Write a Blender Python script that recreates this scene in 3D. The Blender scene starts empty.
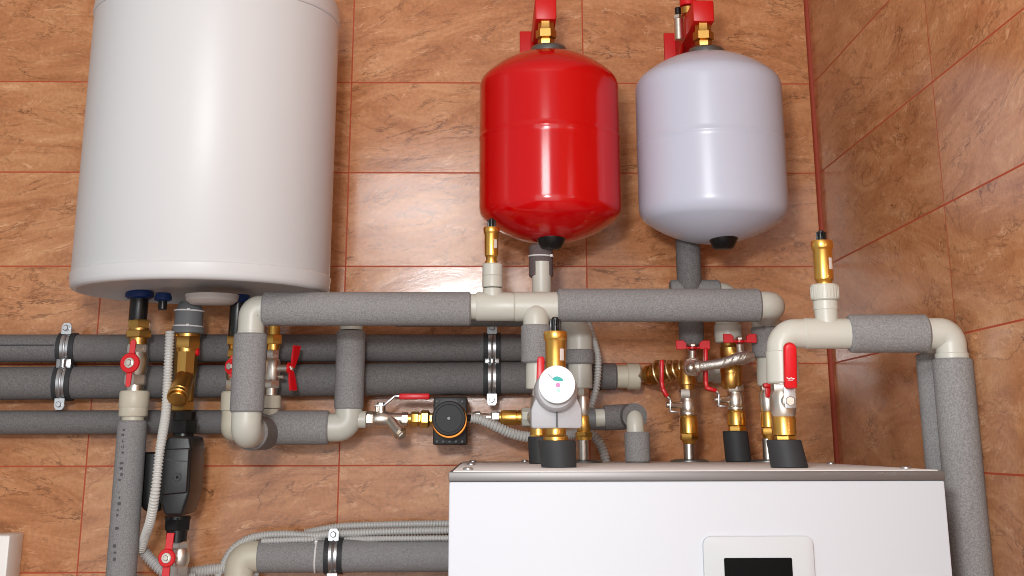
import bpy, bmesh, math, random
from mathutils import Vector, Matrix
from math import sin, cos, pi, radians as R
random.seed(7)
sc = bpy.context.scene
COL = sc.collection

# ------------------------------------------------------------------ camera (calibrated from the tile grid)
F, CY = 1349.85, 40.0
YAW, PITCH, ROLL = 0.0201913, 0.2902675, -0.0021378
Z0 = 2.426
CAM = Vector((-0.596106, -2.368752, Z0 - 0.626169))
_fw = Vector((sin(YAW)*cos(PITCH), cos(YAW)*cos(PITCH), sin(PITCH)))
_rt0 = Vector((cos(YAW), -sin(YAW), 0)); _up0 = _rt0.cross(_fw)
_rt = _rt0*cos(ROLL) + _up0*sin(ROLL); _up = _up0*cos(ROLL) - _rt0*sin(ROLL)
cd = bpy.data.cameras.new('camera'); cam = bpy.data.objects.new('camera', cd); COL.objects.link(cam)
cam.matrix_world = Matrix(((_rt.x, _up.x, -_fw.x, CAM.x), (_rt.y, _up.y, -_fw.y, CAM.y), (_rt.z, _up.z, -_fw.z, CAM.z), (0, 0, 0, 1)))
cd.sensor_width = 36; cd.lens = F/1024*36; cd.shift_y = -(288-CY)/1024; cd.clip_start = .02
sc.camera = cam

def W(px, py, d):
    """the point at depth d in front of the back wall that the photo shows at (px, py)"""
    v = _fw*F + _rt*(px-512) + _up*(CY-py)
    return CAM + v*((-d-CAM.y)/v.y)
def S(p):
    """pixels per metre at a point"""
    return F/((p-CAM).dot(_fw))

class VL:                                    # a vertical line through a point
    def __init__(s, px, py, d):
        p = W(px, py, d); s.x, s.y, s.d = p.x, p.y, d
        s.s = S(p)
    def z(s, py):
        a = Vector((s.x-CAM.x, s.y-CAM.y, 0)); k = CY-py
        return CAM.z + (k*a.dot(_fw) - F*a.dot(_up))/(F*_up.z - k*_fw.z)
    def p(s, py): return Vector((s.x, s.y, s.z(py)))
    def lathe(s, mb, prof, seg=28, phase=0):
        z0 = s.z(prof[0][0])
        mb.lathe(Vector((s.x, s.y, z0)), Vector((0, 0, 1)), [(s.z(a)-z0, r/s.s) for a, r in prof], seg, phase)
class HL:                                    # a line along the wall through a point
    def __init__(s, px, py, d):
        p = W(px, py, d); s.y, s.zz = p.y, p.z; s.s = S(p)
    def x(s, px):
        a = Vector((-CAM.x, s.y-CAM.y, s.zz-CAM.z)); k = px-512
        return (F*a.dot(_rt) - k*a.dot(_fw))/(k*_fw.x - F*_rt.x)
    def p(s, px): return Vector((s.x(px), s.y, s.zz))
    def lathe(s, mb, prof, seg=28, phase=0):
        x0 = s.x(prof[0][0])
        mb.lathe(Vector((x0, s.y, s.zz)), Vector((1, 0, 0)), [(s.x(a)-x0, r/s.s) for a, r in prof], seg, phase)

# ------------------------------------------------------------------ mesh building
def frame(ax):
    ax = ax.normalized()
    t = Vector((0, 0, 1)) if abs(ax.z) < .9 else Vector((1, 0, 0))
    u = t.cross(ax).normalized(); return u, ax.cross(u), ax
def fillet(pts, rad, n=8):
    pts = [Vector(p) for p in pts]; out = [pts[0]]
    for i in range(1, len(pts)-1):
        a, b, c = pts[i-1], pts[i], pts[i+1]
        u, v = (a-b), (c-b); lu, lv = u.length, v.length; u.normalize(); v.normalize()
        ang = u.angle(v)
        if ang > pi-.02: out.append(b); continue
        t = min(rad/math.tan(ang/2), lu*.49, lv*.49); r = t*math.tan(ang/2)
        cen = b + (u+v).normalized()*(r/sin(ang/2))
        p0, p1 = b+u*t, b+v*t
        e0, e1 = (p0-cen), (p1-cen); sw = e0.angle(e1); axis = e0.cross(e1).normalized()
        for k in range(n+1): out.append(cen + Matrix.Rotation(sw*k/n, 3, axis) @ e0)
    out.append(pts[-1]); return out
def smooth_path(pts, n=8):                    # Catmull-Rom through the points
    pts = [Vector(p) for p in pts]; q = [pts[0]*2-pts[1]] + pts + [pts[-1]*2-pts[-2]]; out = []
    for i in range(1, len(q)-2):
        a, b, c, d = q[i-1:i+3]
        for k in range(n):
            t = k/n
            out.append(.5*((2*b) + (c-a)*t + (2*a-5*b+4*c-d)*t*t + (3*b-a-3*c+d)*t**3))
    out.append(pts[-1]); return out
def resample(pts, step):
    out = [pts[0]]; acc = 0
    for a, b in zip(pts, pts[1:]):
        L = (b-a).length
        if L < 1e-9: continue
        t = step-acc
        while t <= L: out.append(a + (b-a)*(t/L)); t += step
        acc = L-(t-step)
    return out

class MB:
    def __init__(s): s.v = []; s.f = []
    def ring(s, c, u, w, r, seg, phase=0):
        i = len(s.v)
        for k in range(seg):
            a = 2*pi*k/seg+phase; s.v.append(c + u*(r*cos(a)) + w*(r*sin(a)))
        return i
    def link(s, a, b, seg):
        for k in range(seg):
            j = (k+1) % seg; s.f.append((a+k, a+j, b+j, b+k))
    def lathe(s, p0, ax, prof, seg=28, phase=0):
        u, w, ax = frame(ax); p0 = Vector(p0); last = None
        for t, r in prof:
            if r <= 1e-6:
                i = len(s.v); s.v.append(p0+ax*t); cur = (i, 1)
            else: cur = (s.ring(p0+ax*t, u, w, r, seg, phase), seg)
            if last:
                if last[1] == cur[1] == seg: s.link(last[0], cur[0], seg)
                elif last[1] == 1 and cur[1] == seg:
                    for k in range(seg): s.f.append((last[0], cur[0]+(k+1) % seg, cur[0]+k))
                elif cur[1] == 1 and last[1] == seg:
                    for k in range(seg): s.f.append((last[0]+k, last[0]+(k+1) % seg, cur[0]))
            else:
                if cur[1] == seg: s.f.append(tuple(reversed(range(cur[0], cur[0]+seg))))
            last = cur
        if last[1] == seg: s.f.append(tuple(range(last[0], last[0]+seg)))
        return s
    def cyl(s, p0, p1, r, seg=28, bev=None, r2=None, phase=0):
        p0, p1 = Vector(p0), Vector(p1); L = (p1-p0).length; r2 = r if r2 is None else r2
        b = min(.0012, L*.2, r*.3) if bev is None else bev
        s.lathe(p0, p1-p0, [(0, r-b), (b, r), (L-b, r2), (L, r2-b)] if b else [(0, r), (L, r2)], seg, phase); return s
    def hexn(s, p0, p1, r, phase=pi/6): return s.cyl(p0, p1, r, 6, None, None, phase)
    def tube(s, pts, r, seg=24, caps=True):
        pts = [Vector(p) for p in pts]; n = len(pts)
        rs = r if isinstance(r, (list, tuple)) else [r]*n
        T = []
        for i in range(n):
            a = pts[max(i-1, 0)]; b = pts[min(i+1, n-1)]; T.append((b-a).normalized())
        u, w, _ = frame(T[0]); last = None
        for i in range(n):
            if i:
                q = T[i-1].rotation_difference(T[i]); u = q @ u
            w = T[i].cross(u).normalized(); u = w.cross(T[i]).normalized()
            cur = s.ring(pts[i], u, w, rs[i], seg)
            if last is not None: s.link(last, cur, seg)
            elif caps: s.f.append(tuple(reversed(range(cur, cur+seg))))
            last = cur
        if caps: s.f.append(tuple(range(last, last+seg)))
        return s
    def corrugated(s, pts, r, pitch=.005, seg=16, depth=.22):
        q = resample(smooth_path(pts, 10), pitch/4)
        pat = (1, 1, 1-depth, 1-depth)
        return s.tube(q, [r*pat[i % 4] for i in range(len(q))], seg)
    def torus(s, c, ax, Rr, r, seg=32, ms=10):
        u, w, ax = frame(ax); base = len(s.v)
        for k in range(seg):
            a = 2*pi*k/seg; dr = u*cos(a)+w*sin(a)
            for m in range(ms):
                b = 2*pi*m/ms; s.v.append(Vector(c)+dr*(Rr+r*cos(b))+ax*(r*sin(b)))
        for k in range(seg):
            for m in range(ms):
                k2, m2 = (k+1) % seg, (m+1) % ms
                s.f.append((base+k*ms+m, base+k2*ms+m, base+k2*ms+m2, base+k*ms+m2))
        return s
    def band(s, c, ax, r0, r1, wd, seg=36):   # a flat ring, square section
        u, w, ax = frame(ax); c = Vector(c)
        i = [s.ring(c+ax*(-wd/2), u, w, r0, seg), s.ring(c+ax*(-wd/2), u, w, r1, seg), s.ring(c+ax*(wd/2), u, w, r1, seg), s.ring(c+ax*(wd/2), u, w, r0, seg)]
        for k in range(4): s.link(i[k], i[(k+1) % 4], seg)
        return s
    def sphere(s, c, r, seg=20, n=10, sx=1):
        return s.lathe(Vector(c)-Vector((0, 0, r)), Vector((0, 0, 1)), [(r-r*cos(pi*k/n), r*sin(pi*k/n)*sx) for k in range(n+1)], seg)
    def box(s, c, size, rot=None, bev=.001):
        bm = bmesh.new(); bmesh.ops.create_cube(bm, size=1)
        for v in bm.verts: v.co = Vector((v.co.x*size[0], v.co.y*size[1], v.co.z*size[2]))
        if bev: bmesh.ops.bevel(bm, geom=bm.edges[:], offset=min(bev, min(size)*.45), segments=2, affect='EDGES', profile=.5)
        s.add(bm, Matrix.Translation(Vector(c)) @ (rot.to_4x4() if rot else Matrix())); return s
    def strip(s, a, b, wd, th, bev):           # a bar from a to b whose width runs away from the wall
        x = (b-a).normalized(); y = Vector((0, 1, 0)); y = (y-x*x.dot(y)).normalized(); z = x.cross(y)
        return s.box((a+b)/2, ((b-a).length+th*.6, wd, th), Matrix((x, y, z)).transposed(), bev)
    def prism(s, outline, org, ux, uy, depth, bev=0, bseg=2):
        """closed 2D outline extruded by depth along ux x uy"""
        bm = bmesh.new(); n = ux.cross(uy)
        vs = [bm.verts.new(Vector(org)+ux*a+uy*b) for a, b in outline]
        f = bm.faces.new(vs); r = bmesh.ops.extrude_face_region(bm, geom=[f])
        for e in r['geom']:
            if isinstance(e, bmesh.types.BMVert): e.co += n*depth
        if bev: bmesh.ops.bevel(bm, geom=[e for e in bm.edges], offset=bev, segments=bseg, affect='EDGES', profile=.5)
        s.add(bm); return s
    def add(s, bm, M=None):
        b = len(s.v); bm.verts.index_update()
        for v in bm.verts: s.v.append((M @ v.co) if M else v.co.copy())
        for f in bm.faces: s.f.append(tuple(b+v.index for v in f.verts))
        bm.free()

OFF = {}
def tag(o, label=None, cat=None, group=None, kind=None):
    if label: o['label'] = label
    if cat: o['category'] = cat
    if group: o['group'] = group
    if kind: o['kind'] = kind
    return o
def thing(name, label, cat, loc, group=None):
    o = bpy.data.objects.new(name, None); COL.objects.link(o); o.empty_display_size = .03
    o.location = loc; OFF[o] = Vector(loc); return tag(o, label, cat, group)
def part(name, mb, mat, parent=None, label=None, loc=None, angle=38, sm=True):
    off = OFF[parent] if parent is not None else Vector(loc if loc is not None else (0, 0, 0))
    me = bpy.data.meshes.new(name); bm = bmesh.new()
    vs = [bm.verts.new(v-off) for v in mb.v]
    for f in mb.f:
        try: bm.faces.new([vs[i] for i in f])
        except ValueError: pass
    bmesh.ops.recalc_face_normals(bm, faces=bm.faces[:])
    ca = R(angle)
    for f in bm.faces: f.smooth = sm
    for e in bm.edges:
        if len(e.link_faces) == 2 and e.calc_face_angle(0) > ca: e.smooth = False
    bm.to_mesh(me); bm.free(); me.materials.append(mat)
    o = bpy.data.objects.new(name, me); COL.objects.link(o)
    if parent is not None: o.parent = parent
    else: o.location = off
    OFF[o] = off
    if label: o['label'] = label
    return o

# ------------------------------------------------------------------ materials
def srgb(r, g, b):
    f = lambda c: c/12.92 if c <= .04045 else ((c+.055)/1.055)**2.4
    return (f(r/255), f(g/255), f(b/255), 1)
def mat(name, col, rough=.5, metal=0, spec=.5, coat=0, speck=None, bump=None, coat_rough=.08):
    m = bpy.data.materials.new(name); m.use_nodes = True; nt = m.node_tree; b = nt.nodes['Principled BSDF']
    c = srgb(*col); b.inputs['Base Color'].default_value = c
    b.inputs['Roughness'].default_value = rough; b.inputs['Metallic'].default_value = metal
    b.inputs['Specular IOR Level'].default_value = spec
    b.inputs['Coat Weight'].default_value = coat; b.inputs['Coat Roughness'].default_value = coat_rough
    if speck or bump:
        tc = nt.nodes.new('ShaderNodeTexCoord')
    if speck:                                   # (noise scale, dark colour, light colour)
        n = nt.nodes.new('ShaderNodeTexNoise'); n.inputs['Scale'].default_value = speck[0]; n.inputs['Detail'].default_value = 3
        r = nt.nodes.new('ShaderNodeValToRGB'); r.color_ramp.elements[0].position = .36; r.color_ramp.elements[1].position = .66
        r.color_ramp.elements[0].color = srgb(*speck[1]); r.color_ramp.elements[1].color = srgb(*speck[2])
        nt.links.new(tc.outputs['Object'], n.inputs['Vector']); nt.links.new(n.outputs['Fac'], r.inputs['Fac']); nt.links.new(r.outputs['Color'], b.inputs['Base Color'])
    if bump:                                    # (noise scale, strength, distance)
        n2 = nt.nodes.new('ShaderNodeTexNoise'); n2.inputs['Scale'].default_value = bump[0]; n2.inputs['Detail'].default_value = 2
        bp = nt.nodes.new('ShaderNodeBump'); bp.inputs['Strength'].default_value = bump[1]; bp.inputs['Distance'].default_value = bump[2]
        nt.links.new(tc.outputs['Object'], n2.inputs['Vector']); nt.links.new(n2.outputs['Fac'], bp.inputs['Height']); nt.links.new(bp.outputs['Normal'], b.inputs['Normal'])
    return m
M = {}
M['foam'] = mat('grey_foam', (134, 132, 131), .85, spec=.25, speck=(520, (124, 122, 121), (150, 148, 147)), bump=(300, .35, .001))
M['foam_dark'] = mat('dark_grey_foam', (106, 103, 102), .75, spec=.35, speck=(480, (97, 94, 93), (120, 117, 116)), bump=(300, .3, .001))
M['foam_brown'] = mat('brown_grey_foam', (98, 86, 84), .85, spec=.25, speck=(480, (90, 79, 78), (110, 98, 96)), bump=(300, .3, .001))
M['plastic'] = mat('grey_white_plastic', (196, 194, 182), .38, spec=.5)
M['plastic_warm'] = mat('beige_white_plastic', (200, 192, 172), .42, spec=.5)
M['brass'] = mat('brass', (240, 190, 98), .32, 1)
M['brass_light'] = mat('pale_brass', (240, 218, 172), .34, 1)
M['brass_old'] = mat('dull_brass', (206, 160, 88), .36, 1)
M['nickel'] = mat('nickel', (226, 218, 206), .34, 1, bump=(500, .15, .0008))
M['zinc'] = mat('zinc_steel', (186, 187, 188), .36, 1)
M['steel_pipe'] = mat('steel_pipe', (206, 200, 192), .34, 1)
M['black'] = mat('black_plastic', (20, 19, 19), .3)
M['black_m'] = mat('black_moulded_shell', (27, 26, 26), .42, bump=(420, .3, .0006))
M['rubber'] = mat('black_rubber', (50, 51, 53), .6, spec=.35)
M['red'] = mat('red_plastic', (214, 14, 26), .35)
M['red_paint'] = mat('red_tank_paint', (196, 2, 8), .14, coat=.0)
M['red_steel'] = mat('red_bracket_paint', (206, 8, 8), .4)
M['white_tank'] = mat('white_tank_paint', (196, 199, 214), .28)
M['enamel'] = mat('white_enamel', (208, 208, 208), .36, spec=.3)
M['enamel_in'] = mat('white_plastic_base', (214, 206, 200), .5)
M['case'] = mat('white_case', (199, 202, 207), .55, spec=.3)
M['bezel'] = mat('white_bezel', (196, 198, 200), .55, spec=.3)
M['trim_metal'] = mat('grey_metal_trim', (120, 116, 114), .45, .6)
M['plate'] = mat('top_plate', (226, 223, 220), .6, spec=.25)
M['screen'] = mat('black_screen', (4, 4, 4), .3, spec=.1)
M['blue'] = mat('blue_plastic', (12, 48, 104), .4)
M['grey_fit'] = mat('grey_plastic_fitting', (112, 114, 116), .45)
M['grey_body'] = mat('grey_gauge_body', (170, 168, 170), .45)
M['conduit'] = mat('grey_conduit', (188, 186, 182), .45)
M['conduit_w'] = mat('white_conduit', (206, 204, 198), .45)
M['tie'] = mat('white_cable_tie', (225, 222, 220), .4)
M['dial'] = mat('white_dial', (246, 247, 248), .3)
M['teal'] = mat('teal_print', (20, 160, 150), .5)
M['teal_pale'] = mat('pale_teal_print', (168, 216, 200), .5)
M['pink'] = mat('pink_print', (196, 120, 176), .5)
M['grey_ink'] = mat('grey_ink', (128, 138, 146), .5)
M['faint_ink'] = mat('faint_ink', (196, 202, 206), .5)
M['ink'] = mat('dark_ink', (84, 82, 85), .8)
M['orange'] = mat('orange_ring', (158, 96, 34), .4, .8)
M['ring_grey'] = mat('grey_steel_ring', (120, 124, 124), .35, .8)
M['hose'] = mat('braided_steel', (214, 208, 200), .42, 1, bump=(700, .8, .001))
M['paper'] = mat('pale_sticker', (214, 204, 196), .5)
M['caulk'] = mat('red_brown_grout', (150, 56, 30), .7)
M['floor'] = mat('brown_floor_tile', (140, 100, 76), .5)
M['ceil'] = mat('white_ceiling', (225, 222, 216), .8)
M['box_white'] = mat('white_box', (238, 234, 228), .4)

def tile_material(name, axis, u0, tw, th, slant, warm):
    m = bpy.data.materials.new(name); m.use_nodes = True; nt = m.node_tree; N = nt.nodes; L = nt.links
    b = N['Principled BSDF']
    def nd(t, **kw):
        n = N.new(t)
        for k, v in kw.items():
            if k == 'op': n.operation = v
            else: n.inputs[int(k[1:])].default_value = v
        return n
    def mth(op, a, bb=None, c=None):
        n = N.new('ShaderNodeMath'); n.operation = op
        for i, x in enumerate((a, bb, c)):
            if x is None: continue
            if isinstance(x, (int, float)): n.inputs[i].default_value = x
            else: L.new(x, n.inputs[i])
        return n.outputs[0]
    tc = N.new('ShaderNodeTexCoord'); sp = N.new('ShaderNodeSeparateXYZ'); L.new(tc.outputs['Object'], sp.inputs[0])
    u = mth('DIVIDE', mth('SUBTRACT', sp.outputs[axis], u0), tw); v = mth('DIVIDE', mth('SUBTRACT', sp.outputs['Z'], Z0), th)
    fu, fv = mth('FLOOR', u), mth('FLOOR', v); au, av = mth('FRACT', u), mth('FRACT', v)
    du = mth('MULTIPLY', mth('MINIMUM', au, mth('SUBTRACT', 1, au)), tw); dv = mth('MULTIPLY', mth('MINIMUM', av, mth('SUBTRACT', 1, av)), th)
    dist = mth('MINIMUM', du, dv)
    gr = mth('LESS_THAN', dist, .0012)
    # a random offset per tile
    cx = N.new('ShaderNodeCombineXYZ'); L.new(fu, cx.inputs[0]); L.new(fv, cx.inputs[1])
    wn = N.new('ShaderNodeTexWhiteNoise'); L.new(cx.outputs[0], wn.inputs['Vector'])
    rs = N.new('ShaderNodeSeparateColor'); L.new(wn.outputs['Color'], rs.inputs[0])
    # stretched, slanted coordinates
    lu = mth('MULTIPLY', u, tw); lv = mth('MULTIPLY', v, th)
    sl = mth('MULTIPLY', mth('SUBTRACT', rs.outputs[2], .5 + slant), .55)
    vv = mth('ADD', lv, mth('MULTIPLY', lu, sl))
    def coords(ku, kv, seed):
        c = N.new('ShaderNodeCombineXYZ')
        L.new(mth('ADD', mth('MULTIPLY', lu, ku), mth('MULTIPLY', rs.outputs[0], 40+seed)), c.inputs[0])
        L.new(mth('ADD', mth('MULTIPLY', vv, kv), mth('MULTIPLY', rs.outputs[1], 40+seed)), c.inputs[1]); return c.outputs[0]
    def noise(co, sc_, det, ro, dis=0):
        n = N.new('ShaderNodeTexNoise'); n.inputs['Scale'].default_value = sc_; n.inputs['Detail'].default_value = det; n.inputs['Roughness'].default_value = ro; n.inputs['Distortion'].default_value = dis
        L.new(co, n.inputs['Vector']); return n
    n1 = noise(coords(5, 17, 0), 1.1, 10, .74, .8)
    r1 = N.new('ShaderNodeValToRGB'); e = r1.color_ramp.elements
    e[0].position = .3; e[0].color = srgb(*warm[0]); e[1].position = .72; e[1].color = srgb(*warm[2])
    x = e.new(.5); x.color = srgb(*warm[1])
    L.new(n1.outputs['Fac'], r1.inputs['Fac'])
    def veins(co, sc_, width, dist, gate0, gate_gain):
        n2 = noise(co, sc_, 8, .62, dist); n3 = noise(co, sc_*1.9, 3, .5)
        ln = mth('SUBTRACT', 1, mth('MINIMUM', 1, mth('MULTIPLY', mth('ABSOLUTE', mth('SUBTRACT', n2.outputs['Fac'], .5)), width)))
        return mth('MINIMUM', 1, mth('MULTIPLY', ln, mth('MULTIPLY', mth('MAXIMUM', 0, mth('SUBTRACT', n3.outputs['Fac'], gate0)), gate_gain)))
    v1 = veins(coords(4, 13, 3), 1.0, 70, .7, .40, 4.5)
    v2 = veins(coords(7, 15, 11), 1.3, 60, 1.2, .47, 6)
    v3 = veins(coords(6, 16, 23), 1.7, 42, .9, .50, 6)
    def mixc(fac, a, col):
        m_ = N.new('ShaderNodeMix'); m_.data_type = 'RGBA'; L.new(fac, m_.inputs[0]); L.new(a, m_.inputs[6]); m_.inputs[7].default_value = srgb(*col); return m_.outputs[2]
    base = mixc(mth('MULTIPLY', v1, .75), r1.outputs['Color'], warm[3])
    base = mixc(mth('MULTIPLY', v2, .6), base, warm[3])
    base = mixc(mth('MULTIPLY', v3, .55), base, warm[4])
    n4 = noise(tc.outputs['Object'], 150, 3, .6)
    g = N.new('ShaderNodeMix'); g.data_type = 'RGBA'; g.blend_type = 'OVERLAY'; g.inputs[0].default_value = .3
    L.new(base, g.inputs[6]); L.new(n4.outputs['Fac'], g.inputs[7])
    fin = N.new('ShaderNodeMix'); fin.data_type = 'RGBA'; L.new(gr, fin.inputs[0]); L.new(g.outputs[2], fin.inputs[6]); fin.inputs[7].default_value = srgb(176, 72, 40)
    L.new(fin.outputs[2], b.inputs['Base Color'])
    L.new(mth('ADD', mth('MULTIPLY', gr, .5), mth('ADD', .10, mth('MULTIPLY', n1.outputs['Fac'], .12))), b.inputs['Roughness'])
    bp = N.new('ShaderNodeBump'); bp.inputs['Strength'].default_value = .25; bp.inputs['Distance'].default_value = .0012
    ge = N.new('ShaderNodeNewGeometry'); vs = N.new('ShaderNodeVectorMath'); vs.operation = 'SUBTRACT'; L.new(wn.outputs['Color'], vs.inputs[0]); vs.inputs[1].default_value = (.5, .5, .5)
    vm = N.new('ShaderNodeVectorMath'); vm.operation = 'SCALE'; L.new(vs.outputs[0], vm.inputs[0]); vm.inputs[3].default_value = .05
    va = N.new('ShaderNodeVectorMath'); va.operation = 'ADD'; L.new(ge.outputs['Normal'], va.inputs[0]); L.new(vm.outputs[0], va.inputs[1])
    vn = N.new('ShaderNodeVectorMath'); vn.operation = 'NORMALIZE'; L.new(va.outputs[0], vn.inputs[0]); L.new(vn.outputs[0], bp.inputs['Normal'])
    L.new(mth('SUBTRACT', n1.outputs['Fac'], mth('MULTIPLY', gr, 1.0)), bp.inputs['Height']); L.new(bp.outputs['Normal'], b.inputs['Normal'])
    b.inputs['Specular IOR Level'].default_value = .38
    return m
TILE = ((160, 100, 62), (190, 130, 87), (214, 160, 114), (104, 62, 38), (236, 190, 148))
M['tile_back'] = tile_material('tile_back', 'X', -.418703, .42, .165372, .1, TILE)
M['tile_right'] = tile_material('tile_right', 'Y', 0, .63813, .165372, .0, TILE)

# ------------------------------------------------------------------ the room
def slab(name, lo, hi, m):
    mb = MB(); c = [(a+b)/2 for a, b in zip(lo, hi)]; mb.box(c, [b-a for a, b in zip(lo, hi)], bev=0)
    return tag(part(name, mb, m, sm=False), kind='structure')
slab('wall_back', (-2.6, 0, 0), (.1, .1, 3.0), M['tile_back'])
slab('wall_right', (0, -2.7, 0), (.1, 0, 3.0), M['tile_right'])
slab('floor', (-2.6, -4.4, -.1), (.1, .1, 0), M['floor'])
slab('ceiling', (-2.6, -4.4, 3.0), (.1, .1, 3.1), M['ceil'])
mb = MB(); mb.cyl((-.0012, -.0012, .02), (-.0012, -.0012, 2.98), .0062, 10, 0)
tag(part('trim_1', mb, M['caulk']), kind='structure')

# ------------------------------------------------------------------ small builders
def insulation(mb, a, b, r):                  # a foam sleeve with slightly rounded ends
    mb.cyl(a, b, r, 36, .0025); return mb
def air_vent(label, vl, pts, r, capw, sticker=True, group='brass air vents'):
    """pts: y of black cap top, cap bottom, ring bottom, body bottom, nut bottom"""
    t = thing('air_vent', label, 'air vent', vl.p(pts[4]), group)
    z = [vl.z(y) for y in pts]; B = Vector((vl.x, vl.y, 0)); U = Vector((0, 0, 1)); k = r
    b = MB(); zb = z[3]
    b.lathe(B+U*z[4], U, [(0, k*.7), (.0005, k*.78), ((zb-z[4])*.45, k*.78), ((zb-z[4])*.5, k*.66), (zb-z[4], k*.7), (zb-z[4]+.002, k*.84),
                          (z[2]-z[4]-.002, k*.86), (z[2]-z[4], k*.95), (z[2]-z[4]+.0015, k), (z[1]-z[4]-.002, k), (z[1]-z[4], k*.93), (z[1]-z[4]+.0005, 0)], 36)
    part('body', b, M['brass'], t)
    c = MB(); h = z[0]-z[1]
    c.cyl(B+U*(z[1]-.001), B+U*(z[1]+h*.5), capw*.75, 20)
    c.cyl(B+U*(z[1]+h*.4), B+U*z[0], capw*.62, 16)
    for i in range(6):
        a = i*pi/3; q = B+Vector((cos(a), sin(a), 0))*capw*.78
        c.box(q+U*(z[1]+h*.42), (.0035, .0035, h*.84), Matrix.Rotation(a, 3, 'Z'), .0006)
    part('valve_cap', c, M['black'], t, 'black ribbed cap')
    if sticker:
        s = MB(); zc = (z[2]*.52+z[3]*.48); hh = (z[2]-z[3])*.36; n = 5; rr = k*.875
        vs = []
        for i in range(n+1):
            a = -pi/2+.38+.5*i/n
            for zz in (zc-hh/2, zc+hh/2): vs.append(B+Vector((cos(a)*rr, sin(a)*rr, zz)))
        i0 = len(s.v); s.v += vs
        for i in range(n): s.f.append((i0+2*i, i0+2*i+2, i0+2*i+3, i0+2*i+1))
        part('sticker', s, M['paper'], t, 'small pale paper sticker')
    return t
def round_plate(mb, c, ax, r, th): mb.cyl(Vector(c), Vector(c)+ax.normalized()*th, r, 24); return mb
def butterfly(t, c, ax, span, half, tilt=.5, screw=True, th=.003, grow=1.35, rad=None):
    """two-winged handle: c centre, ax stem direction, span direction, half length"""
    ax = ax.normalized(); span = span.normalized(); up = ax.cross(span)
    mb = MB(); rad = rad or half*.34
    mb.cyl(c-ax*th, c+ax*th, rad, 22)
    for s in (-1, 1):
        w0, w1 = rad*.62, rad*grow*.62
        d0 = span*s; 
        o = [(rad*.6, -w0), (half*.55, -w0*.9), (half*.62, -w1), (half*.96, -w1*.9), (half, -w1*.6), (half, w1*.6), (half*.96, w1*.9), (half*.62, w1), (half*.55, w0*.9), (rad*.6, w0)]
        lean = (d0 + ax*tilt).normalized()
        mb.prism(o, c-ax*th*.6 , lean, up*s if True else up, th*1.2, .0006, 1)
    h = part('handle', mb, M['red'], t, 'red butterfly handle')
    if screw:
        n = MB(); n.hexn(c+ax*th*.9, c+ax*(th+.004), rad*.5); n.cyl(c+ax*(th+.003), c+ax*(th+.006), rad*.25, 12)
        part('nut', n, M['nickel'], h, 'steel nut')
    return h

# ================================================================== WATER HEATER
hx, hr, hd = -1.0370, .1985, .234
HB = VL(198, 270, hd); HB.x = hx
cf = Vector((hx, -hd, 0))
frontL = VL(150, 279, hd+hr)
zb = frontL.z(278.0); zs = frontL.z(259.5)
zt = VL(337, 24, .19).z(33)
t = thing('water_heater', 'big white cylindrical water heater hanging on the tiled wall', 'water heater', (hx, 0, zb))
mb = MB(); U = Vector((0, 0, 1)); P0 = Vector((hx, -hd, zs))
mb.lathe(P0, U, [(-.004, hr-.004), (0, hr-.0015), (zt-zs, hr-.0015)], 72)
body = part('shell', mb, M['enamel'], t)
mb = MB(); lip = zs-zb
mb.lathe(Vector((hx, -hd, zb)), U, [(.02, 0), (.018, hr*.55), (.012, hr*.86), (.002, hr-.014), (-.0003, hr-.011), (.0005, hr-.006), (.003, hr-.0028), (.008, hr-.0008), (lip-.003, hr+.0005), (lip-.001, hr-.001), (lip, hr-.005)], 72)
part('bottom_cap', mb, M['enamel'], t)
mb = MB(); mb.lathe(Vector((hx+.004, -.17, zb-.0006)), U, [(.004, hr*.215), (-.005, hr*.205), (-.010, hr*.17), (-.011, 0)], 48)
part('service_cover', mb, M['enamel_in'], t, 'dull white round service cover')
mb = MB(); mb.lathe(Vector((hx, -hd, zt)), U, [(0, hr-.005), (.001, hr-.001), (.003, hr+.0005), (.03, hr-.002), (.055, hr-.016), (.07, hr-.04), (.08, hr*.5), (.083, 0)], 72)
part('top_cap', mb, M['enamel'], t)
for sx in (-.09, .09):
    mb = MB(); mb.box((hx+sx, -.02, zt-.06), (.04, .04, .05), None, .003); part('wall_bracket', mb, M['zinc'], t)
# outlets under the heater
dO = .13
for (px, py, rw, rp, ye, lab) in ((139, 295, 14, 9.2, 322, 'blue ring collar'), (238, 299, 12, 8, 336, 'blue ring collar')):
    vl = VL(px, 305, dO); mb = MB(); vl.lathe(mb, [(py+4, rw*.8), (py+2, rw), (py-2, rw), (py-4, rw*.9)], 6 if False else 28)
    c = part('outlet_ring', mb, M['blue'], t, lab)
    mb = MB(); vl.lathe(mb, [(ye, rp*.95), (ye-1, rp), (py+2, rp)], 24); part('outlet_pipe', mb, M['black'], t, 'black outlet pipe')
vl = VL(163, 300, .15); mb = MB(); vl.lathe(mb, [(301, 7), (300, 8.6), (297, 8.6), (293, 7)], 28)
part('drain_ring', mb, M['blue'], t, 'small blue ring')
mb = MB(); vl.lathe(mb, [(310, 3.6), (309, 4.4), (298, 4.4)], 18); part('drain_plug', mb, M['black'], t, 'small black plug')

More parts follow.
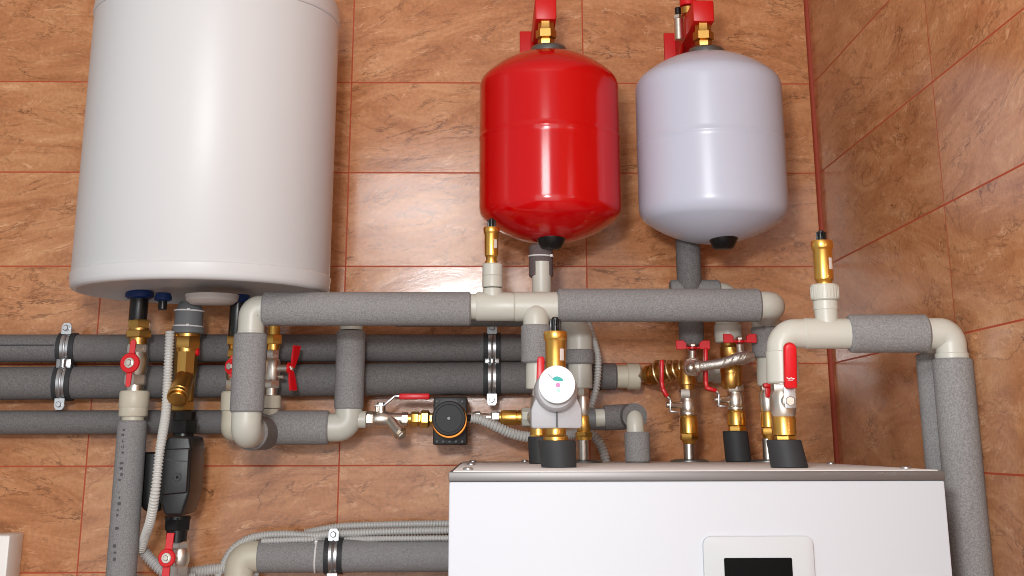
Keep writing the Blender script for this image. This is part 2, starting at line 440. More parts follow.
# ---- cold line under the heater: nuts, butterfly valve, coupling, long sleeve
def hex_v(mb, vl, y0, y1, r, ph=.1): vl.lathe(mb, [(y1, r*.94), (y1-.8, r), (y0+.8, r), (y0, r*.94)], 6, ph)
vl = VL(139, 330, dO)
t = thing('ball_valve', 'butterfly ball valve under two brass nuts on the heater\'s black pipe, red handle facing out', 'valve', vl.p(392), 'ball valves')
mb = MB(); hex_v(mb, vl, 320, 328.5, 11.5); vl.lathe(mb, [(331, 10), (328, 10)]); hex_v(mb, vl, 330.5, 338, 13.5, .3); vl.lathe(mb, [(345, 9), (337.5, 9)])
part('union_nut', mb, M['brass_old'], t)
mb = MB(); hex_v(mb, vl, 344.5, 353, 10.5); vl.lathe(mb, [(376, 9), (372, 10.5), (362, 12), (356, 10.5), (352, 9.5)]); hex_v(mb, vl, 375, 385, 11); vl.lathe(mb, [(393, 8.5), (384, 8.5)])
part('body', mb, M['nickel'], t)
c = W(130, 363, dO+.035)
mb = MB(); mb.cyl(vl.p(363), c, .007, 16); part('stem', mb, M['nickel'], t)
h = MB(); ax = Vector((-.1, -1, .05)).normalized()
h.cyl(c-ax*.003, c+ax*.003, .0155, 24)
h.prism([(-.0045, .008), (-.0045, .034), (-.002, .037), (.002, .037), (.0045, .034), (.0045, .008)], c-ax*.002, Vector((1, 0, 0)), Vector((.05, 0, 1)).normalized(), -.004, .0006, 1)
h.prism([(-.0045, -.008), (-.004, -.034), (-.002, -.037), (.002, -.037), (.004, -.034), (.0045, -.008)], c-ax*.002, Vector((1, 0, 0)), Vector((.05, 0, 1)).normalized(), -.004, .0006, 1)
hh = part('handle', h, M['red'], t, 'red butterfly handle')
mb = MB(); mb.cyl(c+ax*.003, c+ax*.0045, .008, 18); mb.hexn(c+ax*.004, c+ax*.009, .0055); part('nut', mb, M['nickel'], hh, 'steel nut')
vl = VL(134.3, 400, dO)
t = thing('insulated_drop_pipe', 'long grey foam-wrapped pipe dropping out of frame beside the black filter housing', 'pipe', vl.p(620), 'grey insulated pipes')
mb = MB(); n = 24
vl.lathe(mb, [(408, 14.2), (406.5, 15), (393, 15), (391, 14)], 16); vl.lathe(mb, [(416.5, 13.8), (415, 14.6), (408, 14.6), (407.5, 13.6)], 12); vl.lathe(mb, [(421.5, 11), (416, 11)])
part('coupling', mb, M['plastic_warm'], t, 'off-white plastic coupling')
mb = MB(); insulation(mb, vl.p(620), vl.p(420.5), 14.5/vl.s); sl = part('insulation', mb, M['foam'], t)
mb = MB(); rr = 14.5/vl.s+.0002; zz = vl.z(430); zend = vl.z(560); rnd = random.Random(3)
while zz > zend:                                # stamped ink marks, too worn to read
    hgt = rnd.choice((.004, .005, .006)); a = -pi/2-.3
    if rnd.random() < .86:
        for j in range(rnd.choice((1, 2, 2))):
            aa = a+rnd.uniform(-.09, .09); q = Vector((vl.x+cos(aa)*rr, vl.y+sin(aa)*rr, zz))
            mb.box(q, (rnd.choice((.0014, .0045, .004)), .0004, rnd.choice((.0012, .003, .0045))), Matrix.Rotation(aa+pi/2, 3, 'Z'), 0)
    zz -= hgt+.0035
part('printed_marking', mb, M['ink'], sl, 'worn dark stamped characters')

# ---- safety group under the heater, conduit, filter
vl = VL(187, 345, dO)
t = thing('safety_valve', 'brass safety valve with an angled leg below a grey wrapped fitting', 'valve', vl.p(410))
mb = MB(); vl.lathe(mb, [(334, 14.5), (333, 16.2), (329, 15.8), (325, 14.2), (311, 14), (307, 12), (302, 10)], 36)
g = part('grey_sleeve', mb, M['grey_fit'], t, 'grey foam sleeve')
for y in (311, 326.5):
    mb = MB(); mb.torus(vl.p(y), Vector((.03, 0, 1)), 14.6/vl.s, .0013, 36, 8); mb.box(vl.p(y)+Vector((.004, -14.9/vl.s, .0006)), (.005, .004, .004)); part('cable_tie', mb, M['tie'], g, 'white cable tie')
mb = MB()
vl.lathe(mb, [(349, 12.4), (348, 13.2), (338, 13.2), (337, 12.4)], 6, .35); vl.lathe(mb, [(352, 11.4), (346, 11.4)]); vl.lathe(mb, [(337, 12.6), (331, 12.6)])
vl.lathe(mb, [(374, 10.5), (373, 11.5), (351.5, 11.5), (351, 10.5)], 8, .2); vl.lathe(mb, [(404, 9.5), (390, 9.8), (373, 10.8)]); vl.lathe(mb, [(411, 11), (410, 12), (402, 12), (401, 11)], 6, .2)
a = vl.p(376); b = W(177.5, 398, dO+.045)
mb.cyl(a, b, 10/vl.s, 28); dv = (b-a).normalized(); mb.cyl(b-dv*.012, b-dv*.008, 10.6/vl.s, 28); mb.cyl(b-dv*.006, b, 10.6/vl.s, 28); mb.cyl(b, b+dv*.004, 7.8/vl.s, 24)
part('body', mb, M['brass_old'], t)
mb = MB(); c = W(198, 352, dO+.002); mb.cyl(vl.p(352), c+Vector((.002, 0, 0)), .006, 16); part('test_knob', mb, M['red'], t, 'red test knob')
vl = VL(183.5, 430, dO)
t = thing('filter_housing', 'black moulded filter housing below the brass safety valve', 'filter', vl.p(540))
mb = MB(); 
vl.lathe(mb, [(420.5, 11), (412, 11)], 8, .1); hex_v(mb, vl, 420, 433.5, 13.5, .35); vl.lathe(mb, [(438, 10.5), (433, 10.5)])
part('union_nut', mb, M['black'], t); mb = MB()
hex_v(mb, vl, 517, 530, 13.5, .2); vl.lathe(mb, [(519, 13), (516, 13)]); vl.lathe(mb, [(542, 10), (529.5, 10.5)], 24)
part('union_nut', mb, M['black'], t)
# moulded shell: front face and side face, tapering ends (axis-turned octagon body)
o = [(-22, 438), (20, 438), (24, 447), (24, 497), (12, 514), (12, 520), (-12, 520), (-12, 514), (-24, 500), (-24, 447)]
def shell(mb, outline, vl, cx, d0, d1, bev=.004):
    pts = []
    for a, y in outline: pts.append((a/vl.s, vl.z(y)-vl.z(480)))
    mb.prism(pts, Vector((vl.x+cx/vl.s, vl.y+(vl.d-d0), vl.z(480))), Vector((1, 0, 0)), Vector((0, 0, 1)), d1-d0, bev, 3)
vf = VL(176, 480, .19)
mb = MB(); shell(mb, [(-11, 436), (11, 436), (13.5, 447), (14, 494), (8, 516), (-9, 516), (-15.5, 500), (-15.5, 447)], vf, 0, .085, .19, .0045)
shell(mb, [(-13, 449), (12, 448), (12, 493), (-13, 495)], vf, 0, .18, .1945, .0022)
sh = part('shell', mb, M['black_m'], t)
mb = MB(); q = W(176.5, 460.5, .1948); mb.box(q, (.036, .0014, .0016), Matrix.Rotation(.09, 3, 'Y'), 0); part('seam', mb, M['black'], sh, 'dark seam line')
mb = MB(); shell(mb, [(-46, 452), (-20, 452), (-20, 512), (-36, 512), (-46, 500)], vl, 0, dO-.06, dO-.02, .004); part('rear_block', mb, M['black'], t)
mb = MB(); c = W(177.5, 477, .1945); mb.cyl(c, c+Vector((0, -.002, 0)), .006, 20); mb.sphere(c+Vector((0, -.003, 0)), .0022, 12, 6); part('screw', mb, M['black'], sh, 'small black screw')
vl = VL(180, 555, dO)
t = thing('ball_valve', 'nickel ball valve under the black filter, round red handle with tapered wings', 'valve', vl.p(600), 'ball valves')
mb = MB(); hex_v(mb, vl, 541, 549, 8.5); vl.lathe(mb, [(566, 8), (562, 9.5), (555, 10), (550, 9), (548, 8)]); hex_v(mb, vl, 565, 577, 9); vl.lathe(mb, [(600, 7.5), (576, 7.5)])
part('body', mb, M['nickel'], t)
c = W(167, 558, dO+.03); ax = Vector((-.1, -1, .05)).normalized(); mb = MB(); mb.cyl(vl.p(558), c, .006, 16); part('stem', mb, M['nickel'], t)
h = MB(); h.cyl(c-ax*.003, c+ax*.003, 8.6/vl.s, 24)
for s in (1, -1): h.prism([(-.0055, s*.008), (-.0058, s*.036), (.0058, s*.036), (.0055, s*.008)], c-ax*.002, Vector((1, 0, 0)), Vector((.06, 0, 1)).normalized(), -.004, .0006, 1)
hh = part('handle', h, M['red'], t, 'red butterfly handle')
mb = MB(); mb.cyl(c+ax*.003, c+ax*.0045, .0075, 18); mb.hexn(c+ax*.004, c+ax*.008, .0045); part('nut', mb, M['nickel'], hh, 'steel nut')
def conduit(label, pts, rpx, m, group='corrugated conduits', pitch=.005):
    p = [W(*q) for q in pts]; mb = MB(); mb.corrugated(p, rpx/S(p[0]), pitch)
    lo = min(p, key=lambda q: q.z)
    return tag(part('conduit', mb, m, loc=lo), label, 'conduit', group)
conduit('white ribbed conduit hanging in front of the black filter housing', [(170, 332, .15), (169, 350, .155), (167, 390, .16), (165.5, 416, .175), (160, 450, .205), (155.5, 490, .21), (150.5, 520, .18), (145, 537, .125), (141, 549, .1)], 4.7, M['conduit_w'])
conduit('short grey ribbed conduit between the long foam-wrapped pipe and red valve handle', [(140, 545, .085), (144, 552, .085), (153, 562, .085), (166, 573, .085), (182, 577, .08), (196, 577, .075)], 6, M['conduit'])

# ================================================================== PIPES ALONG THE WALL
def wall_pipe(label, y, rpx, x0, x1, d=.05, y0=None, y1=None, px=300):
    h = HL(px, y, d); mb = MB()
    t = thing('insulated_wall_pipe', label, 'pipe', h.p(min(x1, 500)), 'grey insulated pipes')
    insulation(mb, W(x0, y0, d) if y0 else h.p(x0), W(x1, y1, d) if y1 else h.p(x1), rpx/h.s); s = part('insulation', mb, M['foam_dark'], t)
    return t, h, s
t1, h1, s1 = wall_pipe('topmost of the three dark grey foam-wrapped pipes along the tiled wall', 348, 13.4, -480, 530)
mb = MB(); r = 13.4/h1.s; mb.box((((h1.x(-480)+h1.x(58))/2), h1.y-r, h1.zz+.0035), (h1.x(58)-h1.x(-480), .002, .0016), None, 0); part('slit', mb, M['black'], s1, 'dark slit along the foam')
t2, h2, s2 = wall_pipe('middle grey foam-wrapped wall pipe, thickest of three, ending at a plastic coupling', 381.5, 15.9, -480, 548, y0=388.6, y1=377.6, px=300)
h2b = HL(600, 376.7, .05); mb = MB(); insulation(mb, h2b.p(540), h2b.p(616.5), 13/h2b.s); part('insulation', mb, M['foam_dark'], t2)
mb = MB(); h2b.lathe(mb, [(616, 10), (617, 11.4), (627, 11.4), (628, 10.5)], 30); h2b.lathe(mb, [(627, 12.4), (628, 13.4), (639, 13.4), (640, 12.4)], 10, .2)
part('coupling', mb, M['plastic_warm'], t2, 'grey-white plastic coupling')
t3, h3, s3 = wall_pipe('lowest of the three grey foam-wrapped wall pipes, running behind the black filter', 422, 11.6, -480, 262)
def pipe_clamp(label, x, lines, d, base_bolt=True):
    """lines: (HL, foam radius px) from top to bottom"""
    hs = lines[0][0]; t = thing('pipe_clamp', label, 'pipe clamp', Vector((hs.x(x), 0, lines[-1][0].zz)), 'steel pipe clamps')
    X = hs.x(x); steel = MB(); rub = MB(); bolts = []
    for i, (h, rp) in enumerate(lines):
        r = rp/h.s; c = Vector((X, h.y, h.zz))
        rub.band(c, Vector((1, 0, 0)), r-.001, r+.0028, .029, 40)
        q0 = len(steel.v); steel.band(c, Vector((1, 0, 0)), r+.002, r+.0042, .013, 40); steel.torus(c, Vector((1, 0, 0)), r+.004, .0022, 40, 8)
    top, bot = lines[0], lines[-1]
    def ear(z, s):
        steel.prism([(-.0085, 0), (.0085, 0), (.0085, s*.014), (.005, s*.019), (-.005, s*.019), (-.0085, s*.014)], Vector((X, top[0].y-.018, z)), Vector((1, 0, 0)), Vector((0, 0, 1)), -.003*s, .0005, 1)
        bb = MB(); bb.cyl(Vector((X, top[0].y+.01, z+s*.01)), Vector((X, top[0].y-.022, z+s*.01)), .0026, 12); bb.hexn(Vector((X, top[0].y-.0205, z+s*.010)), Vector((X, top[0].y-.026, z+s*.010)), .005); bolts.append(bb)
    ear(top[0].zz+top[1]/top[0].s-.001, 1); ear(bot[0].zz-bot[1]/bot[0].s+.001, -1)
    if len(lines) > 1:
        za = top[0].zz-top[1]/top[0].s; zb_ = bot[0].zz+bot[1]/bot[0].s
        steel.box((X, top[0].y-.012, (za+zb_)/2), (.024, .012, za-zb_+.008), None, .001)
        steel.cyl((X, top[0].y-.02, za+.004), (X, top[0].y-.02, zb_-.004), .005, 14)
    for (h, rp) in (lines[:1] + lines[-1:] if len(lines) > 1 else lines):
        bb = MB(); bb.cyl((X, 0, h.zz), (X, h.y+rp/h.s, h.zz), .004, 12); part('wall_stud', bb, M['zinc'], t)
    part('band', steel, M['zinc'], t); part('rubber_lining', rub, M['rubber'], t, 'black rubber lining')
    for bb in bolts: part('bolt', bb, M['zinc'], t)
    return t
pipe_clamp('double steel clamp on the two wall pipes beside the heater\'s lower edge', 68, [(h1, 13.4), (HL(68, 382.6, .05), 16)], .05)
pipe_clamp('double steel clamp with black lining on the wall pipes above the round black pump', 492, [(h1, 13.4), (HL(492, 378.1, .05), 16)], .05)

# lower wall pipe with conduits
h4 = HL(330, 556, .06)
t4 = thing('insulated_low_pipe', 'grey foam-wrapped pipe low on the wall with conduits lying on it', 'pipe', h4.p(300), 'grey insulated pipes')
mb = MB(); insulation(mb, h4.p(258), h4.p(467.5), 15.5/h4.s); s4 = part('insulation', mb, M['foam'], t4)
mb = MB(); e0 = h4.p(262); cr = h4.p(240); dn = cr+Vector((0, 0, -.2)); mb.tube(fillet([e0, cr, dn], .03, 12), 14.5/h4.s, 32)
part('elbow', mb, M['plastic_warm'], t4, 'beige-white plastic elbow')
pipe_clamp('single steel clamp with black rubber on the low foam-wrapped pipe', 334, [(h4, 15.5)], .06)
mb = MB(); mb.torus(h4.p(316.5), Vector((1, 0, -.03)), 15.8/h4.s, .0016, 40, 8); c = h4.p(316.5); mb.box(c+Vector((0, -.012, 15.8/h4.s-.004)), (.005, .006, .006))
tag(part('cable_tie', mb, M['tie'], loc=c), 'thin white cable tie round the low foam-wrapped pipe', 'cable tie')
dc = .085
conduit('pale ribbed conduit curving up over the beige elbow onto the low pipe', [(213, 592, .06), (218.5, 575, .06), (230, 552.5, .06), (243, 541.5, .06), (259, 536, .06), (285, 534.3, .06), (313, 535.8, .06), (340, 533.5, .058), (400, 531.5, .058), (466, 530, .058)], 4.2, M['conduit'])
conduit('highest ribbed conduit running behind the steel clamp towards the white cabinet', [(305, 533, .04), (330, 528, .04), (350, 526, .04), (400, 524.5, .04), (466, 523.5, .04)], 3.9, M['conduit'])
conduit('thin darker ribbed conduit squeezed between two conduits and the low pipe', [(262, 541, .07), (300, 539.5, .072), (325, 539.6, .055), (345, 539.6, .055), (380, 538.6, .072), (420, 538.2, .072), (466, 537.8, .072)], 3.0, M['conduit'])
conduit('grey ribbed conduit passing behind the beige elbow at the lower edge', [(183, 574, .06), (200, 571.5, .06), (218, 569, .06), (240, 567, .05), (258, 574, .04)], 6, M['conduit'])

# ================================================================== MAIN HEADER
dM = .29
hm0 = hm = HL(400, 308.8, dM)
t = thing('insulated_header_pipe', 'long pale grey foam-wrapped header pipe with off-white elbows and tees', 'pipe', hm.p(500), 'grey insulated pipes')
mb = MB(); insulation(mb, hm.p(263), hm.p(471), 16.6/hm.s); part('insulation', mb, M['foam'], t)
hm2 = HL(660, 305.2, dM)
mb = MB(); insulation(mb, hm2.p(557.5), hm2.p(760), 16.4/hm.s); part('insulation', mb, M['foam'], t)
# elbow down at the heater end
vA = VL(251, 330, dM)
cA = Vector((vA.x, hm.y, hm.zz)); mb = MB()
mb.tube(fillet([hm.p(268), cA, vA.p(334)], .024, 12), 13.0/hm.s, 32); vA.lathe(mb, [(335.5, 12), (334.5, 13.4), (331.5, 13.4), (330.5, 12.6)], 32)
part('elbow', mb, M['plastic'], t)
vA2 = VL(246.5, 400, dM+.002); vA2 = vA
mb = MB(); insulation(mb, vA.p(412.5), vA.p(333.5), 16.6/vA.s); part('insulation', mb, M['foam'], t)
# bottom elbow turning to the wall
bz = vA.z(432.5); cB = Vector((vA.x, vA.y, bz)); bk = Vector((vA.x, -.115, bz))
mb = MB(); mb.tube(fillet([vA.p(410), cB, bk], .026, 12), 14.6/vA.s, 32); part('elbow', mb, M['plastic'], t)
mb = MB(); insulation(mb, cB+Vector((0, .045, 0)), bk+Vector((0, .004, 0)), 17/vA.s); part('insulation', mb, M['foam'], t)
# tees
hm = HL(515, 306.6, dM)
mb = MB(); hm.lathe(mb, [(469, 11), (470, 12.6), (477, 12.6)], 32); hm.lathe(mb, [(476, 13.4), (477.2, 14.2), (513.5, 14.2), (514.4, 13.2)], 36)
vT = VL(492.5, 295, dM); vT.lathe(mb, [(306, 10), (292, 10), (288.5, 9.6)], 28); vT.lathe(mb, [(287.5, 9.5), (286.8, 10.3), (277, 10.3), (276, 10)], 28); vT.lathe(mb, [(276.2, 9.4), (275.5, 10.2), (264.8, 10.2), (263.8, 9.2)], 28)
part('tee', mb, M['plastic'], t)
mb = MB(); hm.lathe(mb, [(514.2, 13.6), (515, 14.6), (557, 14.6), (558, 13.6)], 36)
zc = hm.zz
vR = VL(541.5, 280, .21); mb.tube(fillet([Vector((vR.x, hm.y, zc)), Vector((vR.x, -.21, vR.z(302))), vR.p(262)], .02, 8), 9.6/vR.s, 28)
vD = VL(536, 330, dM+.012)
mb.lathe(Vector((vD.x, vD.y, vD.z(329))), U, [(0, 12.6/hm.s), (.018, 12.8/hm.s), (.028, 11/hm.s), (.034, 7/hm.s), (.036, 0)], 32)
part('tee', mb, M['plastic'], t)
# right end elbow, going down
hm = hm2
vE = VL(766.5, 330, .18)
cE = Vector((hm.x(772), hm.y, hm.zz)); mb = MB(); mb.tube(fillet([hm.p(757), cE, Vector((vE.x, vE.y, hm.zz-.006)), vE.p(334)], .022, 12), 13.6/hm.s, 32)
part('elbow', mb, M['plastic'], t)
mb = MB(); mb.lathe(Vector((vE.x, vE.y, vE.z(328))), U, [(0, 14/vE.s), (.004, 14.6/vE.s), (.012, 14.6/vE.s)], 32); part('ring', mb, M['plastic'], t)
mb = MB(); insulation(mb, vE.p(358), vE.p(327), 15.4/vE.s); part('insulation', mb, M['foam'], t)
mb = MB(); vE.lathe(mb, [(386, 11), (385, 12), (370, 12), (369, 11.4), (357, 11.4)], 30); part('coupling', mb, M['plastic'], t)
# branch to gauge line
mb = MB(); insulation(mb, vD.p(363), vD.p(325), 15/vD.s); part('insulation', mb, M['foam'], t)
mb = MB(); vD.lathe(mb, [(389, 9.5), (388, 10.6), (366, 10.6), (362, 10.2)], 10, .1); part('coupling', mb, M['plastic'], t)
air_vent('brass air vent rising from the header tee beside the red tank\'s base', VL(491.5, 240, dM), (218.5, 227.5, 233, 257, 264.5), 8.2/hm.s, 4/hm.s)

# return loop behind the header
dL = .115
hL = HL(300, 427.5, dL); vC = VL(350, 370, dL); hT = HL(450, 313, dL); vG = VL(579.5, 340, dL)
t = thing('insulated_loop_pipe', 'grey foam-wrapped pipe looping from the lower elbow up behind the long header', 'pipe', Vector((vC.x, -dL, hL.zz)), 'grey insulated pipes')
mb = MB(); insulation(mb, hL.p(253), hL.p(329), 16.5/hL.s); part('insulation', mb, M['foam'], t)
mb = MB(); insulation(mb, vC.p(409.5), vC.p(331), 14.6/vC.s); part('insulation', mb, M['foam'], t)
cC = Vector((vC.x, -dL, hL.zz)); mb = MB(); mb.tube(fillet([hL.p(325), cC, vC.p(405)], .024, 12), 13.6/hL.s, 32)
mb.cyl(hL.p(355)+Vector((0, 0, .012)), hL.p(366)+Vector((0, 0, .012)), 8.6/hL.s, 10)
part('elbow', mb, M['plastic'], t)
cT = Vector((vC.x, -dL, hT.zz)); cG = Vector((vG.x, -dL, hT.zz))
mb = MB(); mb.tube(fillet([vC.p(330), cT, hT.p(398)], .02, 10), 11.5/hT.s, 28); part('plastic_pipe', mb, M['plastic'], t)
mb = MB(); insulation(mb, hT.p(394), hT.p(562), 13.4/hT.s); part('insulation', mb, M['foam_dark'], t, 'darker foam sleeve')
gz = vG.z(331); cG = Vector((vG.x, -dL, gz))
mb = MB(); mb.tube(fillet([hT.p(556), Vector((hT.x(566), -dL, hT.zz)), vG.p(335), vG.p(352)], .014, 10), 12.8/vG.s, 32); part('elbow', mb, M['plastic'], t)
mb = MB(); insulation(mb, vG.p(364.5), vG.p(349.5), 14.2/vG.s); part('insulation', mb, M['foam'], t)
mb = MB(); vG.lathe(mb, [(389, 10.5), (388, 12.2), (366, 12.2), (363, 11.6)], 10, .1); part('coupling', mb, M['plastic'], t)
# two heater lines behind the left drop
vl = VL(237, 345, .12)
t = thing('ball_valve', 'ball valve almost hidden behind the foam-wrapped drop below the heater', 'valve', vl.p(440), 'ball valves')
mb = MB(); hex_v(mb, vl, 335, 345, 11); hex_v(mb, vl, 349, 357, 9.5); vl.lathe(mb, [(360, 8), (344, 8)]); part('union_nut', mb, M['brass_old'], t)
mb = MB(); vl.lathe(mb, [(381, 8), (376, 9.5), (366, 10), (358, 8)]); hex_v(mb, vl, 380, 391, 9.5); part('body', mb, M['nickel'], t)
c = W(231.5, 366.5, .155); ax = Vector((-.6, -1, 0)).normalized(); mb = MB(); mb.cyl(vl.p(367), c, .006, 14); part('stem', mb, M['nickel'], t)
h = MB(); h.cyl(c-ax*.003, c+ax*.003, .0125, 22); h.box(c, (.004, .006, .034), None, .001); hh = part('handle', h, M['red'], t, 'red butterfly handle')
mb = MB(); mb.hexn(c+ax*.003, c+ax*.007, .006); part('nut', mb, M['nickel'], hh, 'steel nut')
mb = MB(); vl.lathe(mb, [(411, 12.4), (410, 13.2), (393, 13.2), (391.5, 12)], 12); vl.lathe(mb, [(421, 11.4), (410, 11.4)])
ez = vl.z(429); mb.tube(fillet([vl.p(419), Vector((vl.x, vl.y, ez)), Vector((vl.x, -.02, ez-.0))], .02, 10), 11.6/vl.s, 28); part('coupling', mb, M['plastic_warm'], t, 'off-white plastic coupling and elbow')
vl = VL(272.5, 365, .12)
t = thing('ball_valve', 'small nickel ball valve whose red butterfly handle points towards the middle wall pipes', 'valve', vl.p(430), 'ball valves')
mb = MB(); vl.lathe(mb, [(336, 6), (316, 6)]); hex_v(mb, vl, 335, 344.5, 9.2); vl.lathe(mb, [(350, 6.5), (344, 6.5)]); part('union_nut', mb, M['brass'], t)
mb = MB(); hex_v(mb, vl, 350, 359, 6.5); vl.lathe(mb, [(381, 7), (379, 8), (362, 8), (359, 6.5)]); hex_v(mb, vl, 381, 388, 8.6); vl.lathe(mb, [(396, 6), (387, 6)]); part('body', mb, M['nickel'], t)
c = W(289, 368, .13); ax = Vector((1, -.12, 0)).normalized(); mb = MB(); mb.cyl(vl.p(368.5), c, .0055, 16); mb.cyl(W(279, 377, .125), W(284, 377, .127), .003, 10); part('stem', mb, M['nickel'], t)
h = MB(); h.cyl(c-ax*.0025, c+ax*.0025, .009, 20); yv = Vector((.5, .87, 0)).normalized()
for s in (1, -1):
    h.prism([(-.004, 0), (-.008, s*.018), (-.009, s*.036), (.009, s*.036), (.008, s*.018), (.004, 0)], c+ax*.0015+ax*(.003 if s > 0 else 0), yv, (Vector((0, 0, 1))+ax*(.16*s)).normalized(), .0035*1, .0005, 1)
hh = part('handle', h, M['red'], t, 'red butterfly handle')
mb = MB(); mb.hexn(c+ax*.002, c+ax*.0075, .0055); part('nut', mb, M['nickel'], hh, 'steel nut')
mb = MB(); vl.lathe(mb, [(408.5, 9), (408, 10.2), (396.5, 10.2), (395.5, 9)], 12); vl.lathe(mb, [(422, 7.5), (421, 8.2), (409, 8.2)], 12); vl.lathe(mb, [(440, 6), (420, 6)])
part('coupling', mb, M['plastic_warm'], t, 'off-white plastic coupling')

# ================================================================== PUMP LINE
dP = .115; hp = HL(380, 419, dP)
t = thing('strainer_valve', 'nickel ball valve and strainer with a level red lever, near the round pump', 'valve', hp.p(385), 'lever ball valves')
mb = MB(); hp.lathe(mb, [(366.5, 7), (367.3, 7.8), (373, 7.8), (374, 7)], 6, .5); hp.lathe(mb, [(373, 6), (376, 7.4), (387, 7.4), (389, 6.2), (402, 5.6)], 24); hp.lathe(mb, [(401.5, 5.6), (402.3, 6.6), (407.5, 6.6), (408, 5.8)], 6, .5)
a = hp.p(389); b = W(402.5, 436.5, dP+.02); dv = (b-a).normalized(); mb.cyl(a, b-dv*.012, 6.2/hp.s, 22); mb.cyl(b-dv*.014, b-dv*.006, 7/hp.s, 22); mb.cyl(b-dv*.006, b, 5/hp.s, 6)
st = W(381, 419, dP); mb.cyl(st, W(381, 405, dP), 4.6/hp.s, 18); mb.cyl(W(377, 412, dP+.005), W(377, 406, dP+.005), .003, 10)
part('body', mb, M['nickel'], t)
mb = MB(); q = [W(375.5, 405.5, dP), W(384, 405.5, dP), W(395, 396.2, dP), W(402, 396.2, dP)]
for a, b in zip(q, q[1:]):
    m_ = (a+b)/2; L_ = (b-a).length; rot = (b-a).to_track_quat('X', 'Z').to_matrix(); mb.box(m_, (L_+.002, .014, .0028), rot, .0006)
mb.hexn(W(381, 405.5, dP), W(381, 402.3, dP), .006)
lv = part('lever', mb, M['zinc'], t)
mb = MB(); g0 = W(399, 396.5, dP); g1 = W(430, 396.5, dP); mb.box((g0+g1)/2, ((g1-g0).length, .017, .0095), None, .003); part('grip', mb, M['red'], lv, 'red plastic grip')
t = thing('circulation_pump', 'round black pump head on a square black shell between brass nuts', 'pump', W(450, 445, .06))
mb = MB(); a = W(433.5, 397, .13); b = W(467, 445, .13)
mb.box(((a.x+b.x)/2, -.085, (a.z+b.z)/2), (b.x-a.x, .09, a.z-b.z), None, .003)
for iz in (0, 1):
    for ix in range(5): 
        q = W(437+6.3*ix, 401.5 if iz else 441.5, .131); mb.cyl(q, q+Vector((0, -.0015, 0)), .0022, 10)
part('shell', mb, M['black_m'], t)
c = W(449.6, 420, .145); mb = MB(); mb.cyl(c+Vector((0, .008, 0)), c+Vector((0, -.014, 0)), 17.6/hp.s, 48); part('ring', mb, M['orange'], t, 'copper-coloured ring')
c = W(448.8, 418.3, .165); mb = MB(); mb.lathe(c+Vector((0, .03, 0)), Vector((0, -1, 0)), [(0, 15.5/hp.s), (.004, 17/hp.s), (.026, 16.6/hp.s), (.03, 15.6/hp.s), (.0305, 13.5/hp.s), (.0295, 12.8/hp.s), (.0295, 0)], 48); hd_ = part('motor_cap', mb, M['rubber'], t)
mb = MB(); mb.cyl(c+Vector((0, .002, 0)), c+Vector((0, -.0012, 0)), .0032, 18); part('plug', mb, M['black'], hd_, 'small black plug')
mb = MB(); q0 = W(465, 417.5, .155); q1 = W(472, 418, .15); mb.cyl(q0, q1, 3.2/hp.s, 14); part('cable_gland', mb, M['black'], t)
mb = MB(); hp.lathe(mb, [(407.5, 5), (412, 5)], 20); hp.lathe(mb, [(411, 6.4), (412.5, 7.4), (418, 7.4), (419, 6.2), (420.5, 6.2), (421, 7.6), (422, 8.6), (428, 8.6), (429, 7.6), (430, 6), (436, 6)], 6, .4)
part('union_nut', mb, M['brass'], t, 'brass union nut')
hp2 = HL(500, 417.5, dP)
mb = MB(); hp2.lathe(mb, [(465, 5), (474, 5)], 18); hp2.lathe(mb, [(474, 5.5), (475, 6.2), (480, 6.2), (481, 5)], 6, .3); hp2.lathe(mb, [(480, 4.4), (492, 4.4)], 18); hp2.lathe(mb, [(491, 5), (492, 6), (499, 6), (500, 5)], 6, .3)
part('tail_nut', mb, M['nickel'], t, 'nickel connector')
t = thing('check_valve', 'small brass check valve between the black pump and grey gauge body', 'valve', hp2.p(512))
mb = MB(); hp2.lathe(mb, [(498, 4.6), (500.5, 4.8), (501, 6.6), (502, 7.2), (516, 7.2), (516.6, 6.6), (517.4, 6.6), (518, 7.2), (521, 7.2), (521.8, 6.4)], 28); part('body', mb, M['brass'], t)
mb = MB(); hp2.lathe(mb, [(521.5, 8.4), (522.5, 9.4), (531, 9.4), (532, 8.4), (536, 8.4)], 8, .2); q = W(538.5, 420, .3); mb.tube(fillet([hp2.p(533), Vector((q.x, hp2.y, hp2.zz)), Vector((q.x, -.292, hp2.zz))], .016, 8), 7.6/hp2.s, 24); part('coupling', mb, M['plastic'], t, 'off-white plastic coupling')
conduit('pale ribbed conduit drooping from the round pump behind the gauge', [(471, 418, .15), (480, 419.5, .15), (495, 426, .148), (512, 433.5, .14), (530, 437, .13), (556, 436.5, .1), (580, 433.5, .085), (592, 434.5, .085), (600, 444, .085), (604.5, 455, .085), (606.5, 466, .085)], 5.2, M['conduit'])
conduit('ribbed conduit hanging beside the off-white couplings behind the gauge', [(588, 322, .09), (593, 338, .095), (597.5, 354, .1), (598, 372, .1), (595.5, 392, .1), (590, 410, .098), (586, 425, .09), (584, 434, .08)], 3.7, M['conduit'])

